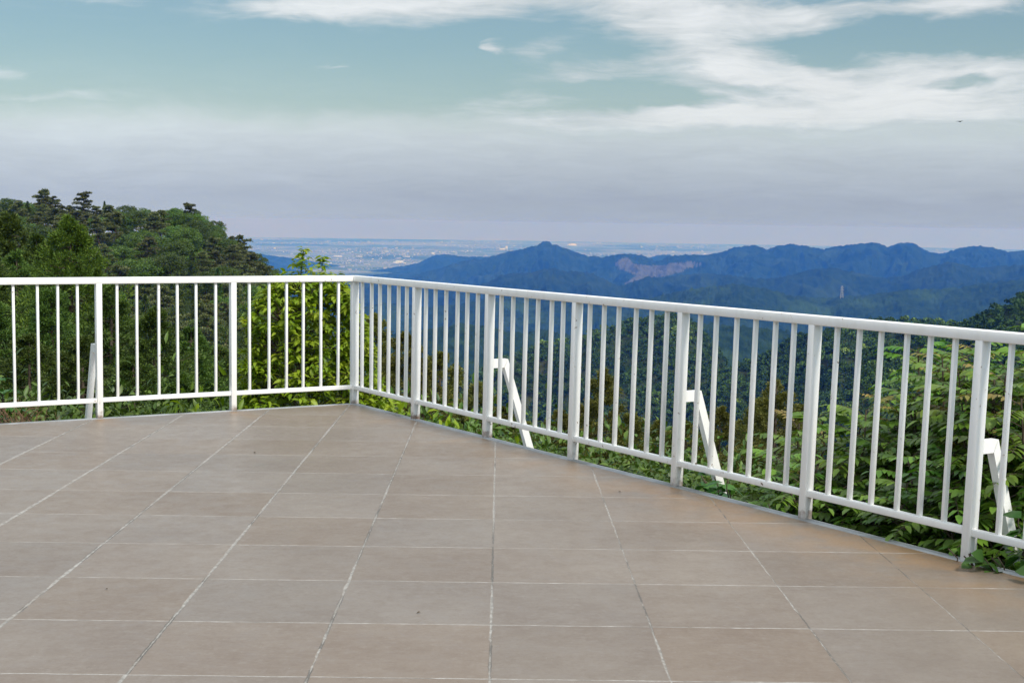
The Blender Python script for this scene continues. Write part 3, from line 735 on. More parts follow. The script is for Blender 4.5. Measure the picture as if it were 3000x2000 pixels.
def haze():
    mt, nt = new_mat('haze')
    v = N(nt, 'ShaderNodeVolumePrincipled')
    v.inputs['Color'].default_value = HAZE_COL; v.inputs['Density'].default_value = HAZE_D
    v.inputs['Absorption Color'].default_value = (1, .86, 1, 1); v.inputs['Anisotropy'].default_value = 0.45
    v.inputs['Density Attribute'].default_value = ''; mt.cycles.homogeneous_volume = True; mt.cycles.volume_sampling = 'DISTANCE'
    o = nt.nodes.new('ShaderNodeOutputMaterial'); lk(nt, v.outputs[0], o.inputs['Volume'])
    # closed box; its faces are cut into smaller cells so that grazing sight lines meet them accurately
    mb = MB(); z0, z1 = PLAIN_Z - 2, 26
    g = np.concatenate([[0], np.geomspace(150, 41000, 14)]); g = np.concatenate([-g[:0:-1], g]); k = len(g)
    X, Y = np.meshgrid(g, g, indexing='ij')
    V = np.concatenate([np.stack([X, Y, X * 0 + z], -1).reshape(-1, 3) for z in (z0, z1)]); n2 = k * k
    F = []
    for i in range(k - 1):
        for j in range(k - 1):
            q = i * k + j
            F.append((q, q + 1, q + k + 1, q + k)); F.append((q + n2, q + k + n2, q + k + 1 + n2, q + 1 + n2))
        for a, b in ((i, i + 1), (n2 - k + i + 1, n2 - k + i), ((i + 1) * k, i * k), (i * k + k - 1, (i + 1) * k + k - 1)):
            F.append((a, a + n2, b + n2, b))
    mb.add(V, F)
    ob = mb.build('haze', mt); tag(ob, kind='stuff')
HAZE_COL = (.055, .245, 1.0, 1); HAZE_D = 8.8e-5
haze()

sc.view_settings.view_transform = 'Standard'; sc.view_settings.look = 'None'
sc.view_settings.exposure = .35; sc.view_settings.gamma = 1
cy = sc.cycles
cy.use_denoising = True; cy.denoiser = 'OPENIMAGEDENOISE'; cy.denoising_prefilter = 'ACCURATE'
cy.max_bounces = 6; cy.diffuse_bounces = 3; cy.glossy_bounces = 3; cy.transmission_bounces = 4; cy.volume_bounces = 1
cy.caustics_reflective = False; cy.caustics_refractive = False
cy.sample_clamp_indirect = 6

# ------------------------------------------------------------------ vegetation
L_PINE = leaf_mat('pine_needles', [(.054, .074, .024), (.110, .128, .038), (.175, .172, .060)], trans=.18, rough=.6, objvar=.5)
L_BROAD = leaf_mat('broad_leaves', [(.040, .076, .011), (.078, .132, .016), (.130, .205, .022)], trans=.25, objvar=.95)
L_CEDAR = leaf_mat('cedar_foliage', [(.034, .066, .013), (.072, .122, .020), (.125, .185, .028)], trans=.25, rough=.6, objvar=.5)
L_YOUNG = leaf_mat('young_cedar_foliage', [(.048, .105, .016), (.095, .180, .022), (.16, .26, .030)], trans=.3, rough=.6, objvar=.1)
L_CYP = leaf_mat('cypress_foliage', [(.060, .072, .016), (.120, .125, .022), (.20, .19, .034)], trans=.2, rough=.6, objvar=.4)
L_YEL = leaf_mat('yellow_green_leaves', [(.12, .22, .014), (.21, .33, .018), (.31, .43, .026)], tintcol=(.42, .46, .06), trans=.42, tcol=(1, 1, .35), objvar=.1)
L_SHRUB = leaf_mat('shrub_leaves', [(.042, .120, .013), (.086, .205, .020), (.145, .29, .028)], tintcol=(.34, .24, .06), trans=.3, rough=.38, spec=.45, objvar=.3)
L_BUSH = leaf_mat('bush_leaves', [(.032, .070, .012), (.070, .130, .018), (.120, .190, .026)], trans=.25, objvar=.45)
L_VINE = leaf_mat('vine_leaves', [(.030, .095, .018), (.055, .15, .024), (.085, .19, .035)], trans=.3, rough=.35, objvar=.2)

def forest_mat():
    mt, nt = new_mat('forest_canopy')
    a_ = N(nt, 'ShaderNodeAttribute', attribute_name='tint').outputs['Fac']
    rp = N(nt, 'ShaderNodeValToRGB'); e = rp.color_ramp.elements
    for _ in range(3): e.new(.5)
    for i, (p, c_) in enumerate(((0, (.028, .054, .020)), (.35, (.048, .090, .028)), (.65, (.072, .125, .032)), (.85, (.110, .175, .040)), (1, (.18, .25, .06)))):
        e[i].position = p; e[i].color = (*c_, 1)
    lk(nt, a_, rp.inputs[0])
    geo = N(nt, 'ShaderNodeNewGeometry')
    hs = N(nt, 'ShaderNodeHueSaturation'); lk(nt, rp.outputs[0], hs.inputs['Color'])
    lk(nt, math_(nt, 'MULTIPLY_ADD', geo.outputs['Random Per Island'], .7, .65), hs.inputs['Value'])
    b = N(nt, 'ShaderNodeBsdfDiffuse'); lk(nt, hs.outputs[0], b.inputs[0]); out(nt, b.outputs[0]); return mt
FOREST = forest_mat()

def tree_cloud(seed, kind):
    """leaf clumps of one far tree, unit height, as (P, axis, side, L, W)"""
    rs = RS(seed)
    if kind == 'cone':
        n = 46; t = rs.rand(n) ** .8; ph = rs.rand(n) * 2 * math.pi
        rad = (1 - t) * .26 + .02
        P = np.column_stack([np.cos(ph) * rad, np.sin(ph) * rad, .12 + t * .86])
        ax = unit(np.column_stack([np.cos(ph), np.sin(ph), -.35 + .5 * rs.rand(n)])); L, W = .20 * (1.15 - t), .17 * (1.15 - t)
    else:
        n = 58; lob = rnd_dirs(6, rs) * [.22, .22, .14] + [0, 0, .64]
        k = rs.randint(0, 6, n); dirs = rnd_dirs(n, rs); dirs[:, 2] = np.abs(dirs[:, 2]) * 1.1 - .3
        P = lob[k] + dirs * [.23, .23, .21] * rs.uniform(.8, 1.05, (n, 1)); ax = unit(np.cross(dirs, rnd_dirs(n, rs)) + dirs * .4); L, W = .20, .19
    side = unit(np.cross(ax, rnd_dirs(n, rs)))
    return P - ax * np.reshape(L, (-1, 1)) * .5, ax, side, np.broadcast_to(L, (n,)), np.broadcast_to(W, (n,))
PROTO = [tree_cloud(s, 'cone' if s % 5 in (0, 2) else 'round') for s in range(14)]

def forest(name, G, n, hmin, hmax, seed, label):
    rs = RS(seed); na, nr, _ = G.shape
    front = int(nr * .86) + 3
    # area-weighted random cells of the slope
    a = G[1:, :-1] - G[:-1, :-1]; b = G[:-1, 1:] - G[:-1, :-1]
    ar = np.linalg.norm(np.cross(a, b), axis=-1)[:, :front]
    ar = ar * (G[:-1, :front, 2] > PLAIN_Z + 5)
    pr = ar.ravel() / ar.sum(); c = rs.choice(len(pr), n, p=pr); i, j = c // front, c % front
    u, v = rs.rand(n, 1), rs.rand(n, 1)
    P = G[i, j] + u * a[i, j] + v * b[i, j]
    cl = fbm(P[:, 0] / 90, P[:, 1] / 90, seed, 3)
    H = rs.uniform(hmin, hmax, n) * (1 + .35 * cl); yaw = rs.rand(n) * 2 * math.pi
    tint = np.clip(.42 + .75 * cl + rs.normal(size=n) * .16, .01, 1)
    kind = (rs.rand(n) * len(PROTO)).astype(int)
    mb = MB()
    for k, (p, ax, sd, L, W) in enumerate(PROTO):
        q = np.where(kind == k)[0]
        if not len(q): continue
        c_, s_ = np.cos(yaw[q]), np.sin(yaw[q])
        def rot(x): return np.stack([c_[:, None] * x[None, :, 0] - s_[:, None] * x[None, :, 1], s_[:, None] * x[None, :, 0] + c_[:, None] * x[None, :, 1], np.broadcast_to(x[None, :, 2], (len(q), len(x)))], -1)
        PP = P[q][:, None] + rot(p) * H[q][:, None, None] * [1.15, 1.15, 1]
        m_ = len(p)
        quads(mb, PP.reshape(-1, 3), rot(ax).reshape(-1, 3), rot(sd).reshape(-1, 3), (H[q][:, None] * L[None]).ravel() * 1.25, (H[q][:, None] * W[None]).ravel() * 1.25, np.repeat(tint[q], m_))
    o = mb.build(name, FOREST); tag(o, label, 'forest', None, 'stuff')
forest('forest', G_MH, 13000, 4, 8, 101, 'dense green forest covering the rounded hill below the terrace')
forest('forest', G_HR, 11000, 4, 8, 103, 'dark forest covering the hill behind the leafy shrubs')
forest('forest', G_RR, 6000, 3.6, 6.4, 105, 'dark forest on the ridge rising at the right edge')

def limb(mb, p0, p1, r0, r1, rs, n=6, sag=0.0, sides=6, jit=.04):
    p0, p1 = np.asarray(p0, float), np.asarray(p1, float)
    t = np.linspace(0, 1, n)[:, None]; L = np.linalg.norm(p1 - p0)
    P = p0 + (p1 - p0) * t + rs.normal(size=(n, 3)) * jit * L * (t * (1 - t) * 2)
    P[:, 2] -= sag * L * 4 * (t * (1 - t))[:, 0]
    mb.tube(P, r0 + (r1 - r0) * t[:, 0], sides); return P

def pine_tree(h, seed, lab=None, flat=1.0):
    rs = RS(seed); root = empty('pine_tree')
    tr = MB(); lf = MB()
    n = 10; t = np.linspace(0, 1, n)
    cx = np.cumsum(rs.normal(size=n) * .02 * h); cy_ = np.cumsum(rs.normal(size=n) * .02 * h)
    S = np.column_stack([cx - cx[0], cy_ - cy_[0], t * h]); tr.tube(S, .022 * h * (1 - t * .85), 7)
    k = rs.randint(13, 18)
    for i in range(k):
        f = .34 + .64 * (i / (k - 1)) ** .85
        base = np.array([np.interp(f, t, S[:, q]) for q in range(3)])
        ph = i * 2.4 + rs.normal() * .4; ln = h * (.30 * (1.12 - f) ** .75 + .035) * rs.uniform(.55, 1.25)
        tip = base + np.array([math.cos(ph) * ln, math.sin(ph) * ln, ln * rs.uniform(-.05, .28)])
        limb(tr, base, tip, .008 * h, .002 * h, rs, 5, .03, 4)
        for c_, rr in ((tip, ln * .55), (base * .45 + tip * .55, ln * .42)):
            m_ = int(46 + 30 * rs.rand()); a = rs.rand(m_) * 2 * math.pi; q = np.sqrt(rs.rand(m_)) * max(rr, .05 * h)
            P = c_ + np.column_stack([np.cos(a) * q, np.sin(a) * q, rs.normal(size=m_) * .012 * h * flat + .02 * h * (1 - (q / max(rr, .05 * h)) ** 2)])
            for _ in range(2):
                ax = unit(np.column_stack([np.cos(a), np.sin(a), .5 + .5 * rs.rand(m_)]) + rs.normal(size=(m_, 3)) * .55)
                quads(lf, P, ax, unit(np.cross(ax, rnd_dirs(m_, rs))), .048 * h * rs.uniform(.7, 1.3, m_), .020 * h)
    tr.build('trunk', BARK_RED, root, True); lf.build('crown', L_PINE, root)
    return root

def broad_tree(h, seed, leaf=.045, nlobe=15, per=210, mat=None, name='broadleaf_tree', wide=.33):
    rs = RS(seed); root = empty(name); tr = MB(); lf = MB()
    top = np.array([rs.normal() * .03 * h, rs.normal() * .03 * h, .68 * h])
    P0 = limb(tr, (0, 0, -.03 * h), top, .026 * h, .010 * h, rs, 8, 0, 7, .03)
    for i in range(nlobe):
        a = i * 2.4 + rs.normal() * .3; f = (i + .5) / nlobe
        z = .36 + .54 * f; rad = wide * math.sqrt(max(.05, 1 - ((z - .55) / .48) ** 2)) * rs.uniform(.55, 1.0) * (.25 if f > .93 else 1)
        c_ = np.array([math.cos(a) * rad, math.sin(a) * rad, z]) * h
        limb(tr, P0[min(7, 3 + int(4 * f))], c_, .010 * h, .003 * h, rs, 5, 0, 5)
        R = h * rs.uniform(.10, .17)
        d = rnd_dirs(per, rs); d[:, 2] = np.where(d[:, 2] < -.35, -d[:, 2], d[:, 2])
        bump = 1 + .25 * np.sin(d[:, 0] * 7 + i) * np.sin(d[:, 1] * 6 + 2 * i)
        P = c_ + d * R * [1.15, 1.15, .85] * (bump * rs.uniform(.62, 1.08, per))[:, None]
        ax = unit(d * .5 + rs.normal(size=(per, 3)) * .6 - [0, 0, .25])
        quads(lf, P, ax, unit(np.cross(ax, d + rs.normal(size=(per, 3)) * .5)), leaf * h * rs.uniform(.7, 1.3, per), leaf * h * .75)
    tr.build('trunk', BARK, root, True); lf.build('crown', mat or L_BROAD, root)
    return root

def cone_tree(h, seed, R=.20, nb=150, sp=9, blade=.024, mat=None, name='cedar_tree', lo=.10, puff=.9, topw=1.0, upturn=.42, per=9, pw=.72, tuft=.20):
    """cedar / cypress: tapering trunk, whorled drooping boughs with upturned tufts of narrow sprays"""
    rs = RS(seed); root = empty(name); tr = MB(); lf = MB()
    t = np.linspace(0, 1, 8); tr.tube(np.column_stack([t * 0, t * 0, t * h]), .020 * h * (1 - t * .93), 7)
    for i in range(nb):
        f = lo + (1 - lo) * (i + rs.rand()) / nb
        ph = rs.rand() * 2 * math.pi
        ln = R * h * ((1 - f) ** pw * 1.0 + .018 * topw) * rs.uniform(.62, 1.12)
        b0 = np.array([0, 0, f * h]); o = np.array([math.cos(ph), math.sin(ph), 0]); u3 = np.array([0, 0, 1.])
        s = np.linspace(0, 1, 6)[:, None]
        P = b0 + o * ln * s + u3 * ln * (-.35 * s + upturn * s ** 2) + (rs.normal(size=(6, 3)) * .02 * ln * s)
        if i % 2 == 0: tr.tube(P, .0045 * h * (1 - f * .7) * (1 - s[:, 0] * .8), 3)
        ss = rs.uniform(.30, 1.0, sp) ** .75
        for q in ss:
            c_ = np.array([np.interp(q, s[:, 0], P[:, d]) for d in range(3)])
            ps = ln * tuft * (1.15 - .5 * q) + .005 * h
            dr = rnd_dirs(per, rs); Pp = c_ + dr * ps * puff * rs.rand(per, 1) ** .5
            ax = unit(dr * .75 + o * .55 + [0, 0, .42] + rs.normal(size=(per, 3)) * .25)
            quads(lf, Pp, ax, unit(np.cross(ax, rnd_dirs(per, rs))), blade * h * rs.uniform(.6, 1.3, per) * (.55 + .6 * (1 - f)), blade * h * .36 * (.55 + .6 * (1 - f)))
    # leader
    m_ = 26; P = np.column_stack([rs.normal(size=(m_, 2)) * .006 * h, h * rs.uniform(.93, 1.0, m_)]); ax = unit(np.column_stack([rs.normal(size=(m_, 2)) * .5, np.ones(m_)]))
    quads(lf, P, ax, unit(np.cross(ax, rnd_dirs(m_, rs))), blade * h * .8, blade * h * .25)
    tr.build('trunk', BARK, root, True); lf.build('crown', mat or L_CEDAR, root)
    return root

def place(root, loc, rz, s): root.location = tuple(loc); root.rotation_euler = (0, 0, rz); root.scale = (s, s, s) if np.isscalar(s) else s

# --- trees on the left hill
def left_hill():
    rs = RS(77)
    P_ = [pine_tree(10, 200 + i) for i in range(4)]; B_ = [broad_tree(9, 220 + i, nlobe=17, per=420, leaf=.030) for i in range(4)]
    K_ = [cone_tree(11, 240 + i, R=.19, nb=120, sp=6, per=7, blade=.045) for i in range(3)]
    LAB = {0: ('dark flat-layered pine tree in the forest on the left hill', 'pines on the left hill'), 1: ('round-crowned leafy tree in the forest on the left hill', 'leafy trees on the left hill'), 2: ('cone-shaped cedar in the forest on the left hill', 'cedars on the left hill')}
    protos = [P_, B_, K_]; used = set()
    def put(x, y, z, h, kind, i, lab=None, grp=None, sx=1.0):
        o = protos[kind][i % len(protos[kind])]
        hh = {0: 10, 1: 9, 2: 11}[kind]
        if o in used: o = copy_tree(o)
        else: used.add(o)
        place(o, (x, y, z), rs.rand() * 6.28, (h / hh * sx, h / hh * sx, h / hh))
        l, g = LAB[kind]; tag(o, lab or l, 'tree', grp or g)
    # skyline individuals of the survey: x, crown top y, kind, label
    for (px, py, kind, h, lab) in ((112, 560, 0, 12.5, 'tall layered pine standing above the skyline of the left hill, the wider of two'),
                                   (243, 566, 0, 12.0, 'tall ragged pine standing on the left hill skyline with branches reaching right'),
                                   (306, 590, 2, 6.5, 'thin young conifer poking above the left hill skyline'),
                                   (561, 600, 0, 10.5, 'dark pine at the top of the steep right shoulder of the left hill')):
        a, e = azel(px, py); r = 400 * (1 + .06 * math.sin(a * 17 + 1)) - (4 if kind != 2 else -2)
        z = H0 + r * e
        x, y = r * math.sin(a), r * math.cos(a)
        put(x, y, z - h, h, kind, px, lab, 'landmark trees on the left hill skyline')
    pts = []; tries = 0
    while len(pts) < 285 and tries < 20000:
        tries += 1
        r = math.sqrt(rs.uniform(170 ** 2, 402 ** 2)); a = rs.uniform(-.40, -.135); rc = 400 * (1 + .06 * math.sin(a * 17 + 1))
        if len(pts) < 75: r = rc + rs.uniform(-18, 3)
        x, y = r * math.sin(a), r * math.cos(a)
        z = float(ground(x, y)); e = (z + 8 - H0) / r
        if e < -.115: continue
        dmin = 3.9 if len(pts) < 75 else 5.4
        if any((x - q[0]) ** 2 + (y - q[1]) ** 2 < dmin ** 2 for q in pts): continue
        pts.append((x, y, z, r, a))
    done = []
    for (x, y, z, r, a) in pts:
        n = float(fbm(x / 35, y / 35, 55, 2)) + rs.normal() * .16
        px = 1500 + FPX * math.tan(a)
        n += .14 if len(done) < 75 else 0
        kind = 1 if n > .02 else (0 if (rs.rand() < .8) else 2)
        if px > 640: kind = 1 if rs.rand() < .6 else 0
        h = rs.uniform(6.6, 9.4) if kind == 1 else rs.uniform(7.5, 10.5)
        if len(done) < 75: h = T_LH * (rs.uniform(.98, 1.32) if px < 560 else rs.uniform(.80, 1.02))
        done.append(h)
        put(x, y, z - .3, h, kind, rs.randint(0, 99), sx=rs.uniform(1.0, 1.25))
left_hill()

# --- conifers just below the terrace
def conifers():
    rs = RS(5)
    ce = [cone_tree(12, 300 + i, R=.32, nb=360, sp=8, per=22, blade=.0135, pw=.68, puff=1.0, tuft=.14) for i in range(3)]
    cyp = [cone_tree(6, 320 + i, R=.23, nb=260, sp=7, per=24, blade=.0135, tuft=.14, mat=L_CYP, name='cypress_tree', puff=1.0, upturn=.7, pw=.62) for i in range(3)]
    used = set()
    def put(proto, h0, px, py, r, lab, cat, grp, sx=1.0, i=0):
        o = proto[i % len(proto)]
        if o in used: o = copy_tree(o)
        else: used.add(o)
        p = at(px, py, r); g = float(ground(p[0], p[1])) - .1
        h = max(p[2] - g, 1.2); s = h / h0
        place(o, (p[0], p[1], g), rs.rand() * 6.28, (s * sx, s * sx, s)); tag(o, lab, cat, grp)
    CE = [(205, 640, 38, 'pointed light green cedar rising above the left rail, in front of the hill', .95), (25, 634, 54, 'broad cedar crown at the left edge above the rail, behind the others', 1.0),
          (107, 692, 47, 'small pointed cedar top between the pointed light green cedar and the left edge', .8), (-40, 720, 40, 'cedar cut off by the left edge of the picture above the rail', .9),
          (48, 742, 43, 'low cedar top just above the left rail near the edge', .8), (325, 842, 31, 'dark cedar behind the left rail, right of the braced post', 1.0), (452, 905, 28, 'dark cedar behind the middle bars of the left rail', 1.1),
          (85, 985, 24, 'round dark cedar top behind the leftmost bars of the railing', 1.25), (560, 965, 31, 'dark cedar behind the post left of the yellow-green tree', 1.1), (640, 1020, 35, 'cedar in the shade between the hill and the yellow-green tree', 1.2),
          (-30, 880, 27, 'dark cedar behind the first bars at the left edge', 1.1), (240, 990, 21, 'low dark cedar directly behind the left braced post', 1.3), (390, 1050, 20, 'low dark cedar right of the left braced post, near the bottom rail', 1.4), (520, 1090, 19, 'lowest cedar top behind the bottom rail, left of the yellow-green tree', 1.4),
          (150, 850, 33, 'dark cedar left of the left braced post', 1.1)]
    young = [cone_tree(12, 310, R=.42, nb=520, sp=8, per=22, blade=.0125, pw=.78, puff=1.0, tuft=.13, mat=L_YOUNG)]
    for i, (px, py, r, lab, sx) in enumerate(CE): put(young if i == 0 else ce, 12, px, py, r, lab, 'cedar', 'cedars behind the left railing', sx, i)
    CY = [(1765, 1085, 21, 'pointed olive cypress between the fourth and fifth posts from the corner', 1.0), (1640, 1205, 19.5, 'olive cypress just behind the fourth post', 1.2), (1545, 1240, 17, 'low olive cypress left of the fourth post', 1.4),
          (1700, 1185, 25, 'cypress partly hidden behind the pointed olive one', 1.1), (1850, 1215, 23, 'small olive cypress right of the pointed one', 1.2), (1935, 1235, 26, 'low cypress left of the middle braced post', 1.2),
          (2110, 1195, 22, 'olive cypress behind the strut of the middle brace', 1.1), (2190, 1222, 24, 'small cypress right of the middle brace', 1.2), (2275, 1118, 17, 'tall brownish cypress left of the sixth post', 1.15), (2222, 1170, 20, 'slim cypress at the left side of the tall brownish one', 1.0),
          (2345, 1190, 18, 'brownish cypress behind the sixth post', 1.1), (1088, 925, 27, 'dark cypress top right of the corner post', 1.1), (1190, 980, 25, 'dark cypress behind the second post from the corner', 1.25), (1290, 1036, 24, 'dark cypress left of the first brace on the right side', 1.3),
          (1395, 1125, 22, 'dark cypress behind the post of the first brace', 1.4), (1470, 1195, 20, 'low cypress behind the strut of the first brace', 1.5), (1240, 1085, 17, 'low olive cypress close behind the second post', 1.3), (2010, 1235, 20, 'low olive cypress under the middle brace', 1.3)]
    for i, (px, py, r, lab, sx) in enumerate(CY): put(cyp, 6, px, py, r, lab, 'cypress', 'cypresses below the right railing', sx, i)
conifers()

# --- yellow-green tree behind the corner
def corner_tree():
    rs = RS(9); base = at(905, 1190, 13.4); gz = float(ground(base[0], base[1]))
    root = empty('yellow_green_tree', (base[0], base[1], gz)); o3 = np.array([base[0], base[1], gz])
    tag(root, 'slender tree with bright yellow-green leaves behind the corner of the railing', 'tree')
    tr = MB(); lf = MB()
    # outline of the crown: y, left, right (survey)
    OUT = np.array([(738, 868, 894), (760, 860, 902), (790, 852, 955), (815, 815, 985), (850, 770, 1025), (890, 745, 1050), (915, 705, 1062), (960, 715, 1075), (1005, 735, 1085), (1060, 705, 1090), (1100, 705, 1100), (1150, 720, 1130), (1210, 690, 1190), (1280, 680, 1230)], float)
    tops = [(880, 742), (946, 755), (1010, 830), (830, 830), (760, 920), (1060, 930)]
    D = 13.4
    stems = []
    for i, (px, py) in enumerate(tops):
        p1 = at(px, py, D + rs.normal() * .25) - o3; p0 = np.array([rs.normal() * .08, rs.normal() * .08, -.1])
        n = 12; t = np.linspace(0, 1, n)[:, None]
        P = p0 + (p1 - p0) * np.column_stack([t[:, 0] ** 1.4, t[:, 0] ** 1.4, t[:, 0]]) + rs.normal(size=(n, 3)) * .025 * np.minimum(1, t * 3)
        tr.tube(P, .028 * (1 - t[:, 0] * .88) * (1.2 if i == 0 else .8), 6); stems.append(P)
    SP = np.concatenate(stems)
    tips = [s[-1] for s in stems] + [at(px, py, D + rs.normal() * .1) - o3 for px, py in ((862, 768), (908, 772), (888, 788), (945, 778), (838, 800), (986, 802), (918, 800), (868, 800), (960, 800), (895, 758))]
    for k in range(820):
        py = rs.uniform(806, 1270); l, r = np.interp(py, OUT[:, 0], OUT[:, 1]), np.interp(py, OUT[:, 0], OUT[:, 2])
        f = rs.beta(.75, .75); px = l + (r - l) * f
        half = (r - l) / 2 * D / FPX
        dep = rs.uniform(-1, 1) * half * math.sqrt(max(.05, 1 - (2 * f - 1) ** 2))
        p = at(px, py, D + dep) - o3
        if p[2] < .2: continue
        cand = SP[SP[:, 2] < p[2] - .08]
        if not len(cand): continue
        b = cand[np.argmin(np.linalg.norm((cand - p) * [1, 1, .8], axis=1))]
        # layered sprays: twigs come in tiers
        P = limb(tr, b, p, .007, .0022, rs, 6, -.06, 4, .05)
        tips.append(p)
        if np.linalg.norm(p - b) > .35: tips.append(P[4])
    allP = []; allA = []; allT = []; allL = []
    for i, p in enumerate(tips):
        n = rs.randint(7, 12); ph = rs.rand() * 6.28 + np.arange(n) * 2 * math.pi / n + rs.normal(size=n) * .35
        pit = rs.normal(size=n) * .3 + .05
        ax = np.column_stack([np.cos(ph) * np.cos(pit), np.sin(ph) * np.cos(pit), np.sin(pit)])
        allP.append(p + ax * .012 + np.array([0, 0, 1.]) * rs.uniform(-.05, .02, (n, 1))); allA.append(ax)
        allL.append(rs.uniform(.055, .092, n)); allT.append(np.full(n, np.clip(rs.normal() * .25 + .15, 0, 1)))
    # small leaves up the two leaders
    for s in stems[:2]:
        n = 190; q = rs.uniform(.80, 1.0, n) * 11; i0 = np.minimum(q.astype(int), 10); fr = (q - i0)[:, None]
        P = s[i0] * (1 - fr) + s[i0 + 1] * fr; ph = rs.rand(n) * 6.28; ax = np.column_stack([np.cos(ph), np.sin(ph), rs.uniform(-.1, .9, n)])
        allP.append(P); allA.append(unit(ax)); allL.append(rs.uniform(.05, .085, n)); allT.append(np.full(n, .0))
    Pn, An, Ln, Tn = map(np.concatenate, (allP, allA, allL, allT))
    upv = unit(np.array([0, 0, 1.]) + RS(2).normal(size=An.shape) * .3)
    leaves(lf, Pn, An, upv, Ln, Ln * .50, droop=.42, a=Tn)
    tr.build('trunk', BARK, root, True); lf.build('crown', L_YEL, root)
corner_tree()

# --- large-leaved shrubs on the right
def pinnate_shrub(name, h, spread, nst, nlv, seed, leaf=.115, mat=None, pairs=5, young=.5, lean=(0, 0), rach=.36):
    rs = RS(seed); root = empty(name); tr = MB(); lf = MB()
    LP, LA, LL, LU, LT = [], [], [], [], []
    for sidx in range(nst):
        ph = rs.rand() * 6.28; rr = spread * math.sqrt(rs.rand()); top = np.array([math.cos(ph) * rr + lean[0], math.sin(ph) * rr + lean[1], h * rs.uniform(.72, 1.0) if sidx else h])
        P = limb(tr, (rs.normal() * .05, rs.normal() * .05, -.1), top, .014, .004, rs, 10, -.04, 5, .06)
        m_ = max(3, nlv // nst)
        for k in range(m_):
            f = 1 - (1 - .18) * ((k + .2) / m_) ** 1.0; f = min(f, .995)
            b = np.array([np.interp(f * 9, np.arange(10), P[:, d]) for d in range(3)])
            a = k * 2.4 + rs.normal() * .4; up = .25 + .9 * max(0, f - .8) * 5 * .6 + rs.normal() * .15
            d = unit(np.array([math.cos(a), math.sin(a), up])); ln = rach * rs.uniform(.65, 1.15) * (1 if f < .9 else .75)
            n = 7; t = np.linspace(0, 1, n)[:, None]
            R_ = b + d * ln * t + np.array([0, 0, -1.]) * ln * .38 * t ** 2
            tr.tube(R_, .0028 * (1 - .6 * t[:, 0]), 3)
            isy = young > 0 and f > .9 and rs.rand() < young
            T = unit(np.gradient(R_, axis=0)); sd = unit(np.cross(T, [0, 0, 1.])); nu = np.cross(sd, T)
            ps, axs, ls = [], [], []
            for q in range(pairs):
                u = .28 + .62 * q / (pairs - 1); i = min(int(u * (n - 1)), n - 2); fr = u * (n - 1) - i
                c_ = R_[i] * (1 - fr) + R_[i + 1] * fr
                for sg in (-1, 1):
                    ps.append(c_); axs.append(sd[i] * sg + T[i] * .45 + nu[i] * rs.normal() * .12 - [0, 0, .18]); ls.append(leaf * rs.uniform(.8, 1.15) * (.7 if q in (0, pairs - 1) else 1) * (.6 if isy else 1))
            ps.append(R_[-1]); axs.append(T[-1]); ls.append(leaf * .9 * (.6 if isy else 1))
            ls = np.array(ls)
            leaves(lf, np.array(ps), np.array(axs), nu[3] + rs.normal(size=(len(ps), 3)) * .12, ls, ls * rs.uniform(.46, .58), droop=.22, a=(rs.uniform(.6, 1) if isy else (rs.rand() * .18 if f > .7 else 0.0)))
    tr.build('stem', BARK, root, True); lf.build('foliage', mat or L_SHRUB, root)
    return root

def right_shrubs():
    S = [(2440, 1175, 8.9, 'leafy shrub with pinnate leaves right of the sixth post', .45, 60), (2525, 1135, 8.4, 'shrub with reddish shoot tips between the sixth and seventh posts', .42, 60), (2625, 1120, 8.9, 'green shrub with long leaves midway between the sixth and seventh posts', .5, 75),
         (2715, 1030, 9.3, 'tall shrub with golden top leaves left of the seventh post', .42, 70), (2790, 985, 8.2, 'shrub with drooping leaf fans just left of the seventh post', .40, 80), (2865, 962, 9.0, 'tall dark shrub rising behind the seventh post above the rail', .45, 90),
         (2925, 912, 8.0, 'tallest shrub with a red shoot above the rail near the right edge', .42, 95), (3010, 930, 7.7, 'dense green shrub at the right edge above the rail', .45, 95),
         (2490, 1290, 7.9, 'lower leafy shrub close behind the bars right of the sixth post', .40, 60), (2620, 1330, 7.7, 'lower leafy shrub close behind the middle bars of the sixth panel', .42, 65), (2740, 1300, 7.4, 'lower dark shrub close behind the bars left of the seventh post', .42, 70),
         (2880, 1210, 7.35, 'leafy shrub behind the brace of the seventh post', .42, 80), (2990, 1230, 6.9, 'low leafy shrub at the right edge behind the last bars', .38, 70), (2385, 1330, 8.3, 'low shrub at the foot of the sixth post', .36, 45), (2300, 1385, 8.2, 'low leafy plant left of the sixth post below the rail', .34, 40), (2190, 1400, 8.4, 'low leafy plant between the middle brace and the sixth post', .34, 40), (3080, 1050, 7.2, 'shrub mostly outside the right edge', .45, 80)]
    rs = RS(31)
    for i, (px, py, r, lab, spd, nl) in enumerate(S):
        p = at(px, py, r); g = float(ground(p[0], p[1]))
        h = p[2] - g - .10
        o = pinnate_shrub('leafy_shrub', h, spd, 9, int(nl * 6.2), 400 + i, leaf=rs.uniform(.064, .092), young=.2 if py < 1180 else .03, pairs=6)
        place(o, (p[0], p[1], g), 0, 1); tag(o, lab, 'shrub', 'leafy shrubs behind the right railing')
right_shrubs()

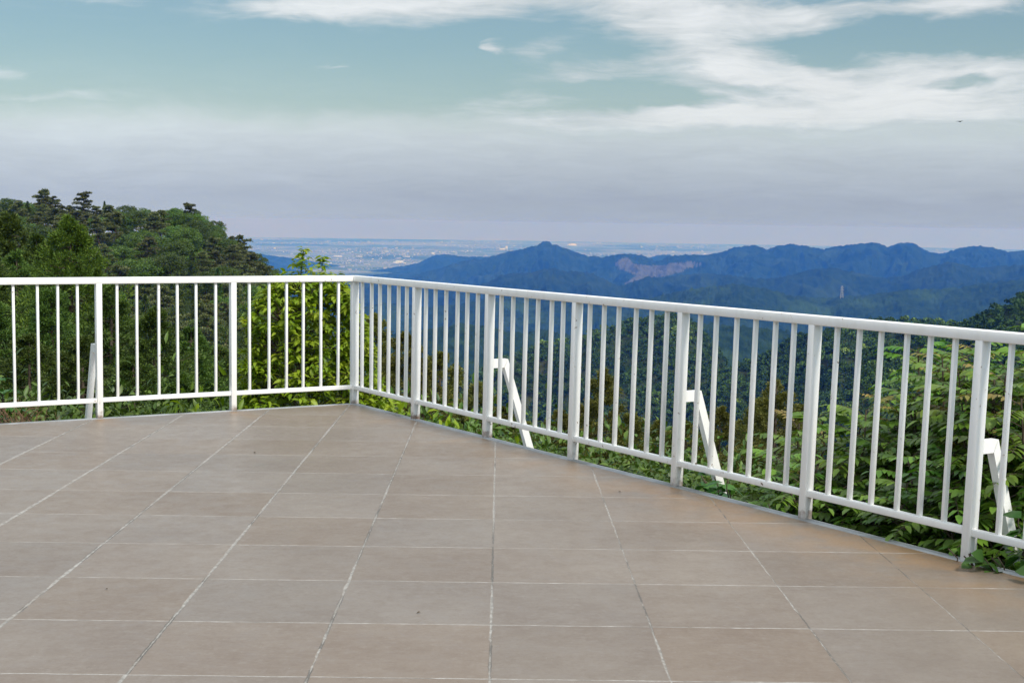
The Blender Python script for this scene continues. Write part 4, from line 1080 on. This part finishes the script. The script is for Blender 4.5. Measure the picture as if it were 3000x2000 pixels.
# --- low bushes filling the slope right under the terrace
def bush(h, R, seed, leaf=.07, n=1500, mat=None):
    rs = RS(seed); root = empty('bush'); tr = MB(); lf = MB(); per = n // 14
    for i in range(14):
        a = i * 2.4; q = R * .62 * math.sqrt((i + .5) / 14); c_ = np.array([math.cos(a) * q, math.sin(a) * q, h * (.78 - .35 * (q / R) ** 2) + rs.normal() * .06 * h])
        limb(tr, (rs.normal() * .05, rs.normal() * .05, -.1), c_, .014, .004, rs, 6, 0, 4)
        d = rnd_dirs(per, rs); P = c_ + d * [R * .40, R * .40, h * .26] * rs.uniform(.5, 1.1, (per, 1))
        ax = unit(d * .7 + rs.normal(size=(per, 3)) * .5 + [0, 0, .1])
        leaves(lf, P, ax, unit([0, 0, 1.] + rs.normal(size=(per, 3)) * .4), leaf * rs.uniform(.7, 1.3, per), leaf * .5, droop=.3)
    tr.build('stem', BARK, root, True); lf.build('foliage', mat or L_BUSH, root)
    return root
def bushes():
    pro = [bush(2.0, 1.1, 500 + i) for i in range(4)]; py_ = [bush(1.6, .9, 520 + i, mat=L_YEL, n=900, leaf=.085) for i in range(2)]
    used = set(); rs = RS(41)
    B = [(1150, 1195, 13.2, 1, 'yellow-green bush below the rail just right of the corner post'), (1290, 1235, 12.3, 1, 'yellow-green bush under the second panel of the right railing'), (640, 1185, 13.2, 1, 'yellow-green bush below the bottom rail left of the yellow-green tree'), (760, 1178, 14.0, 0, 'dark bush under the corner tree, below the bottom rail'), (960, 1160, 14.6, 0, 'dark bush at the foot of the yellow-green tree'),
         (560, 1150, 13.6, 0, 'olive bush below the left bottom rail near the middle'), (450, 1160, 13.0, 0, 'dark bush below the left bottom rail'), (340, 1165, 12.6, 0, 'dark bush at the foot of the left braced post'), (180, 1170, 12.2, 0, 'dark bush below the bottom rail by the dry twigs'), (40, 1150, 12.2, 0, 'dark bush at the left edge behind the dry twigs'), (-80, 1130, 12, 0, 'bush mostly outside the left edge'),
         (1215, 1150, 15.5, 0, 'bush behind the second post from the corner'), (1385, 1215, 12.6, 0, 'dark bush at the foot of the first braced post on the right'), (1470, 1240, 12.4, 0, 'olive bush beside the first strut on the right'), (1560, 1285, 11.6, 0, 'dark bush below the rail left of the fourth post'), (1680, 1300, 11.4, 0, 'dark bush at the foot of the fourth post'), (1790, 1320, 11.0, 0, 'olive bush below the rail right of the fourth post'), (1890, 1345, 10.6, 0, 'green bush left of the middle braced post'), (2000, 1370, 10.2, 0, 'green bush at the foot of the middle braced post'), (2110, 1370, 10.0, 0, 'green bush behind the foot of the middle strut'), (2240, 1380, 9.8, 0, 'green bush under the fifth panel'), (2370, 1400, 9.4, 0, 'green bush behind the foot of the sixth post'),
         (1620, 1270, 14, 0, 'bush between the low cypress and the fourth post'), (1880, 1280, 14.5, 0, 'bush below the small cypress'), (2060, 1300, 13, 0, 'bush behind the middle brace'), (2500, 1480, 8.6, 0, 'dark bush in the shade below the sixth panel'), (2640, 1500, 8.3, 0, 'dark bush in the shade left of the seventh post'), (2790, 1520, 8.0, 0, 'dark bush in the shade at the foot of the seventh post'), (2950, 1500, 7.6, 0, 'dark bush in the shade at the right edge')]
    for i, (px, py, r, k, lab) in enumerate(B):
        pr = (py_ if k else pro); o = pr[i % len(pr)]
        if o in used: o = copy_tree(o)
        else: used.add(o)
        p = at(px, py, r); g = float(ground(p[0], p[1])) - .05; h0 = 1.6 if k else 2.0
        h = max(.7, p[2] - g); w = rs.uniform(.85, 1.15) * min(1.1, .7 + h / 6)
        place(o, (p[0], p[1], g), rs.rand() * 6.28, (w, w, h / h0)); tag(o, lab, 'bush', 'bushes on the slope below the terrace')
bushes()

# --- creepers that reach over the edge, dry twigs, fern
def creeper(px, py, r, n, ext, seed, lab, zoff, leaf=.11):
    rs = RS(seed); c0 = at(px, py, r); root = empty('creeping_vine', tuple(c0)); tr = MB(); lf = MB()
    for k in range(max(3, n // 7)):
        q = rs.normal(size=3) * ext; e = np.array([*(uR * q[0] + nR * (.01 + abs(q[1]))), abs(q[2]) * .7 + zoff * rs.rand()])
        P = limb(tr, (*(nR * .16 + uR * e[0]), -.35), e, .006, .003, rs, 7, -.08, 4, .08)
        m_ = 7; q = rs.uniform(2.2, 6, m_); i0 = np.minimum(q.astype(int), 5); fr = (q - i0)[:, None]
        b = P[i0] * (1 - fr) + P[i0 + 1] * fr; ph = rs.rand(m_) * 6.28
        ax = unit(np.column_stack([np.cos(ph), np.sin(ph), rs.normal(size=m_) * .3 - .1]))
        L = leaf * rs.uniform(.65, 1.2, m_)
        leaves(lf, b + ax * .02, ax, unit([0, -.25, 1.] + rs.normal(size=(m_, 3)) * .3), L, L * .75, droop=.3)
    tr.build('stem', BARK, root, True); lf.build('foliage', L_VINE, root); tag(root, lab, 'vine')
creeper(2075, 1432, 7.80, 42, np.array([.10, .06, .07]), 601, 'bright green creeper at the foot of the strut of the middle brace', .02, .10)
creeper(2925, 1662, 6.24, 90, np.array([.19, .045, .035]), 602, 'dark green creeper lying over the deck edge beside the seventh post', .0, .10)
creeper(2920, 1530, 6.45, 28, np.array([.12, .08, .06]), 603, 'leafy creeper climbing behind the bottom rail right of the seventh post', .03, .10)
creeper(2270, 1500, 7.45, 24, np.array([.12, .07, .03]), 604, 'low creeper under the bottom rail left of the sixth post', .0, .09)

def twigs():
    rs = RS(71); c0 = at(55, 1238, 10.75); root = empty('dry_twig_bush', tuple(c0)); mb = MB()
    tag(root, 'bare brown dry twigs tangled at the left edge below the bottom rail', 'twigs')
    for k in range(46):
        a = rs.uniform(-.3, 1.0) * math.pi; ln = rs.uniform(.12, .34)
        p0 = np.array([rs.normal() * .12, rs.normal() * .06, -.15]); p1 = p0 + np.array([math.cos(a) * ln * 1.0, rs.normal() * .08, abs(math.sin(a)) * ln * .75 + .1])
        P = limb(mb, p0, p1, .0042, .0016, rs, 6, -.05, 4, .10)
        for q in (2, 3, 4):
            if rs.rand() < .75: limb(mb, P[q], P[q] + rs.normal(size=3) * [.08, .05, .06] + [0, 0, .03], .002, .001, rs, 4, 0, 3, .1)
    mb.build('twig', TWIG, root, True)
twigs()
o = pinnate_shrub('fern_plant', .75, .16, 5, 40, 88, leaf=.075, mat=L_VINE, young=0, rach=.3); p = at(-22, 1115, 11.1); place(o, (p[0], p[1], p[2] - .78), 0, 1)
tag(o, 'bright green ferny plant at the left edge above the dry twigs', 'fern')

# --- leafy undergrowth covering the soil of the slope
def undergrowth():
    rs = RS(64); n = 15000
    r = 7.5 * np.exp(rs.rand(n) ** .8 * math.log(130 / 7.5)); a = rs.uniform(-1.0, 1.35, n)
    P = np.column_stack([r * np.sin(a), r * np.cos(a)])
    keep = (np.tensordot(P - A0, nR, 1) > .45) | (np.tensordot(P - A0, nL, 1) > .45)
    P = P[keep]; r = r[keep]; n = len(P)
    z = ground(P[:, 0], P[:, 1]); z = np.where(r < 13.5, np.minimum(z, -1.3), z)
    hgt = rs.uniform(.15, .55, n) * (1 + r / 16) * np.where((np.arctan2(P[:, 0], P[:, 1]) > .42) & (r > 9), 1.6, 1.0); k = 30
    B = np.repeat(np.column_stack([P, z]), k, 0); H = np.repeat(hgt, k); m_ = len(B)
    d = rnd_dirs(m_, rs); d[:, 2] = np.abs(d[:, 2])
    Q = B + d * (H * rs.uniform(.4, 1.0, m_))[:, None] * [1.1, 1.1, 1.0]
    ax = unit(d * .8 + rs.normal(size=(m_, 3)) * .5)
    L = np.minimum(H * .42, .26) * rs.uniform(.7, 1.3, m_)
    mb = MB(); quads(mb, Q, ax, unit(np.cross(ax, [0, 0, 1.] + rs.normal(size=(m_, 3)) * .4)), L, L * .55)
    o = mb.build('undergrowth', L_BUSH); tag(o, 'dense low green undergrowth on the slope below the terrace', 'undergrowth', None, 'stuff')
undergrowth()

# ------------------------------------------------------------------ far away: towns, buildings, tower
WHITE_WALL = noise_mat('pale_wall', (.46, .48, .50), (.56, .57, .58), .02, .8, coord='Generated')
GREY_ROOF = noise_mat('grey_roof', (.30, .31, .33), (.42, .42, .43), .05, .7, coord='Generated')
STEEL = noise_mat('weathered_steel', (.30, .31, .32), (.40, .41, .41), .3, .5)
def town():
    mt, nt = new_mat('town_walls')
    geo = N(nt, 'ShaderNodeNewGeometry'); rp = N(nt, 'ShaderNodeValToRGB'); e = rp.color_ramp.elements
    e.new(.4); e.new(.75)
    for i, (p, c_) in enumerate(((0, (.20, .21, .21)), (.5, (.28, .29, .29)), (.86, (.33, .345, .345)), (1, (.54, .56, .58)))): e[i].position = p; e[i].color = (*c_, 1)
    lk(nt, geo.outputs['Random Per Island'], rp.inputs[0]); b = N(nt, 'ShaderNodeBsdfDiffuse'); lk(nt, rp.outputs[0], b.inputs[0]); out(nt, b.outputs[0])
    rs = RS(15); n = 7000
    a = rs.uniform(-.25, .40, n * 4); r = 13500 * np.exp(rs.rand(n * 4) ** .8 * math.log(38000 / 13500.))
    x, y = r * np.sin(a), r * np.cos(a)
    dens = fbm(x / 2600, y / 5200, 90, 4); keep = dens + rs.normal(size=n * 4) * .08 > .04
    x, y, r = x[keep][:n], y[keep][:n], r[keep][:n]; n = len(x)
    big = rs.rand(n) ** 6
    w = 12 + 60 * big; d = 12 + 40 * big * rs.rand(n); h = 6 + 12 * rs.rand(n) ** 3 + 8 * big
    yaw = rs.rand(n) * 1.57
    c_, s_ = np.cos(yaw), np.sin(yaw)
    V = []
    for k in (0, 1):
        for (i, j) in ((-1, -1), (1, -1), (1, 1), (-1, 1)):
            V.append(np.column_stack([x + (c_ * i * w - s_ * j * d) / 2, y + (s_ * i * w + c_ * j * d) / 2, PLAIN_Z + k * h]))
    V = np.stack(V, 1).reshape(-1, 3); b0 = np.arange(n)[:, None] * 8
    F = np.concatenate([b0 + q for q in ([4, 5, 6, 7], [0, 1, 5, 4], [1, 2, 6, 5], [2, 3, 7, 6], [3, 0, 4, 7])], 0)
    mb = MB(); mb.add(V, F); o = mb.build('town', mt)
    tag(o, 'hazy sprawl of pale town buildings on the distant plain', 'town', None, 'stuff')
town()
def building(px, py, w, d, h, lab, roof='flat', yaw=0.0):
    a, e = azel(px, py); r = (PLAIN_Z + h * .4 - H0) / e
    w *= .75; d *= .75; h *= .8
    root = empty('building', (r * math.sin(a), r * math.cos(a), PLAIN_Z), -a + yaw); tag(root, lab, 'building', 'buildings on the plain')
    mb = MB(); mb.box((0, 0, h / 2), (w / 2, 0, 0), (0, d / 2, 0), (0, 0, h / 2)); mb.build('wall', WHITE_WALL, root)
    mb = MB()
    if roof == 'dome':
        n, k = 20, 8; t = np.arange(n) * 2 * math.pi / n
        V = [(math.cos(q) * w / 2 * math.cos(f), math.sin(q) * d / 2 * math.cos(f), h + w * .16 * math.sin(f)) for f in np.linspace(0, math.pi / 2 * .98, k) for q in t]
        F = [(i * n + j, i * n + (j + 1) % n, (i + 1) * n + (j + 1) % n, (i + 1) * n + j) for i in range(k - 1) for j in range(n)] + []
        mb.add(V, F); mb.build('roof', WHITE_WALL, root, True)
    elif roof == 'gable':
        V = [(-w / 2 - 1, -d / 2 - 1, h + .1), (w / 2 + 1, -d / 2 - 1, h + .1), (w / 2 + 1, d / 2 + 1, h + .1), (-w / 2 - 1, d / 2 + 1, h + .1), (-w / 2 - 1, 0, h + d * .22), (w / 2 + 1, 0, h + d * .22)]
        mb.add(V, [(0, 1, 5, 4), (2, 3, 4, 5)]); mb.add(V, [(1, 2, 5), (3, 0, 4)]); mb.build('roof', WHITE_WALL, root)
    else:
        mb.box((0, 0, h + .6), (w / 2 + .8, 0, 0), (0, d / 2 + .8, 0), (0, 0, .5)); mb.build('roof', GREY_ROOF, root)
building(1676, 719, 290, 220, 18, 'white domed hall on the plain right of the pointed peak', 'dome')
building(1170, 769, 120, 60, 34, 'brightest white building on the plain, above the railing corner', 'gable', .2)
building(1160, 771, 80, 50, 22, 'white shed left of the brightest white building', 'gable', .1)
building(1184, 771, 60, 40, 20, 'white shed right of the brightest white building', 'flat', .3)
building(1052, 752, 120, 60, 26, 'white building nearest the far shore of the blue ridge on the left', 'flat')
building(990, 752, 150, 40, 18, 'long white factory roof on the plain at the far left', 'gable')
building(1268, 744, 70, 50, 60, 'white tower block behind the low blue ridge', 'flat')
building(1484, 728, 60, 60, 110, 'slim white tower on the plain left of the pointed peak', 'flat')
building(1472, 731, 150, 70, 30, 'white hall beside the slim tower left of the pointed peak', 'gable')
building(1190, 752, 140, 60, 26, 'pale block in the middle of the plain', 'flat')

def lattice_tower(px, py_base, py_top, r):
    p = at(px, py_base, r); h = (py_base - py_top) / FPX * r
    root = empty('transmission_tower', tuple(p)); tag(root, 'pale lattice power tower standing in a clearing on the blue slope', 'tower')
    mb = MB(); w0, w1 = h * .13, h * .03
    lev = np.linspace(0, 1, 8)
    def corner(f, k): w = w0 + (w1 - w0) * f ** .8; return np.array([(-1, 1, 1, -1)[k] * w, (-1, -1, 1, 1)[k] * w, f * h])
    for k in range(4):
        mb.tube([corner(0, k) - [0, 0, 8], corner(.5, k), corner(1, k)], [.55, .5, .4], 4)
    for i in range(7):
        for k in range(4):
            mb.tube([corner(lev[i], k), corner(lev[i + 1], (k + 1) % 4)], [.28, .28], 3); mb.tube([corner(lev[i], (k + 1) % 4), corner(lev[i + 1], k)], [.28, .28], 3)
    mb.build('lattice', STEEL, root)
    for f, ln in ((.66, .20), (.80, .17), (.93, .13)):
        m2 = MB(); z = f * h
        for s in (-1, 1): m2.tube([(0, 0, z + h * .02), (s * ln * h, 0, z)], [.5, .25], 4); m2.tube([(0, 0, z - h * .02), (s * ln * h, 0, z)], [.4, .25], 4)
        m2.build('cross_arm', STEEL, root)
lattice_tower(2466, 872, 838, 5150)

# sensor spot in the sky, modelled with wings; bits of debris on the tiles
def sensor_spot():
    p = at(2812, 357, 160); root = empty('sensor_spot', tuple(p), .5); tag(root, 'tiny dark sensor spot high in the cloudy sky, shaped with wings', 'sensor_spot')
    mt = noise_mat('dark_spot', (.02, .02, .02), (.05, .045, .04), 20, .8)
    mb = MB(); t = np.linspace(-1, 1, 9); mb.tube(np.column_stack([t * .22, t * 0, .03 * (1 - t * t)]), .055 * np.sqrt(np.maximum(.02, 1 - t * t)), 8)
    V = []; F = []
    for s in (-1, 1):
        k = len(V); V += [(.07, s * .04, .02), (-.06, s * .04, .02), (.06, s * .28, .09), (-.05, s * .28, .09), (-.03, s * .55, .03), (-.07, s * .52, .03)]
        F += [(k, k + 2, k + 3, k + 1), (k + 2, k + 4, k + 5, k + 3)]
        V += [(a, b, c - .012) for a, b, c in V[k:k + 6]]; F += [(k + 6, k + 7, k + 9, k + 8), (k + 8, k + 9, k + 11, k + 10)]
    mb.add(V, F); V = [(-.2, -.02, 0), (-.2, .02, 0), (-.36, .06, .0), (-.36, -.06, .0)]; mb.add(V, [(0, 1, 2, 3)])
    mb.build('body', mt, root, True)
sensor_spot()
def debris():
    mt = noise_mat('dead_leaf', (.05, .035, .02), (.10, .07, .04), 30, .8); rs = RS(8)
    for (px, py, s, lab) in ((745, 1328, .028, 'small dark dead leaf on the tiles in the middle left of the terrace'), (1232, 1795, .017, 'tiny dead leaf on the tiles near the bottom centre'), (315, 1727, .013, 'tiny dark scrap on the tiles near the bottom left'), (1813, 1442, .018, 'tiny dead leaf on the tiles below the fourth post')):
        d = ray(px, py); p = d * (H0 / -d[2])
        mb = MB(); leaves(mb, np.array([[p[0], p[1], .004]]), np.array([[rs.normal(), rs.normal(), .15]]), np.array([[0.1, 0, 1.]]), s, s * .6, droop=.2, fold=.5)
        o = mb.build('dead_leaf', mt); md = o.modifiers.new('thick', 'SOLIDIFY'); md.thickness = .001
        tag(o, lab, 'leaf', 'dead leaves on the tiles')
debris()
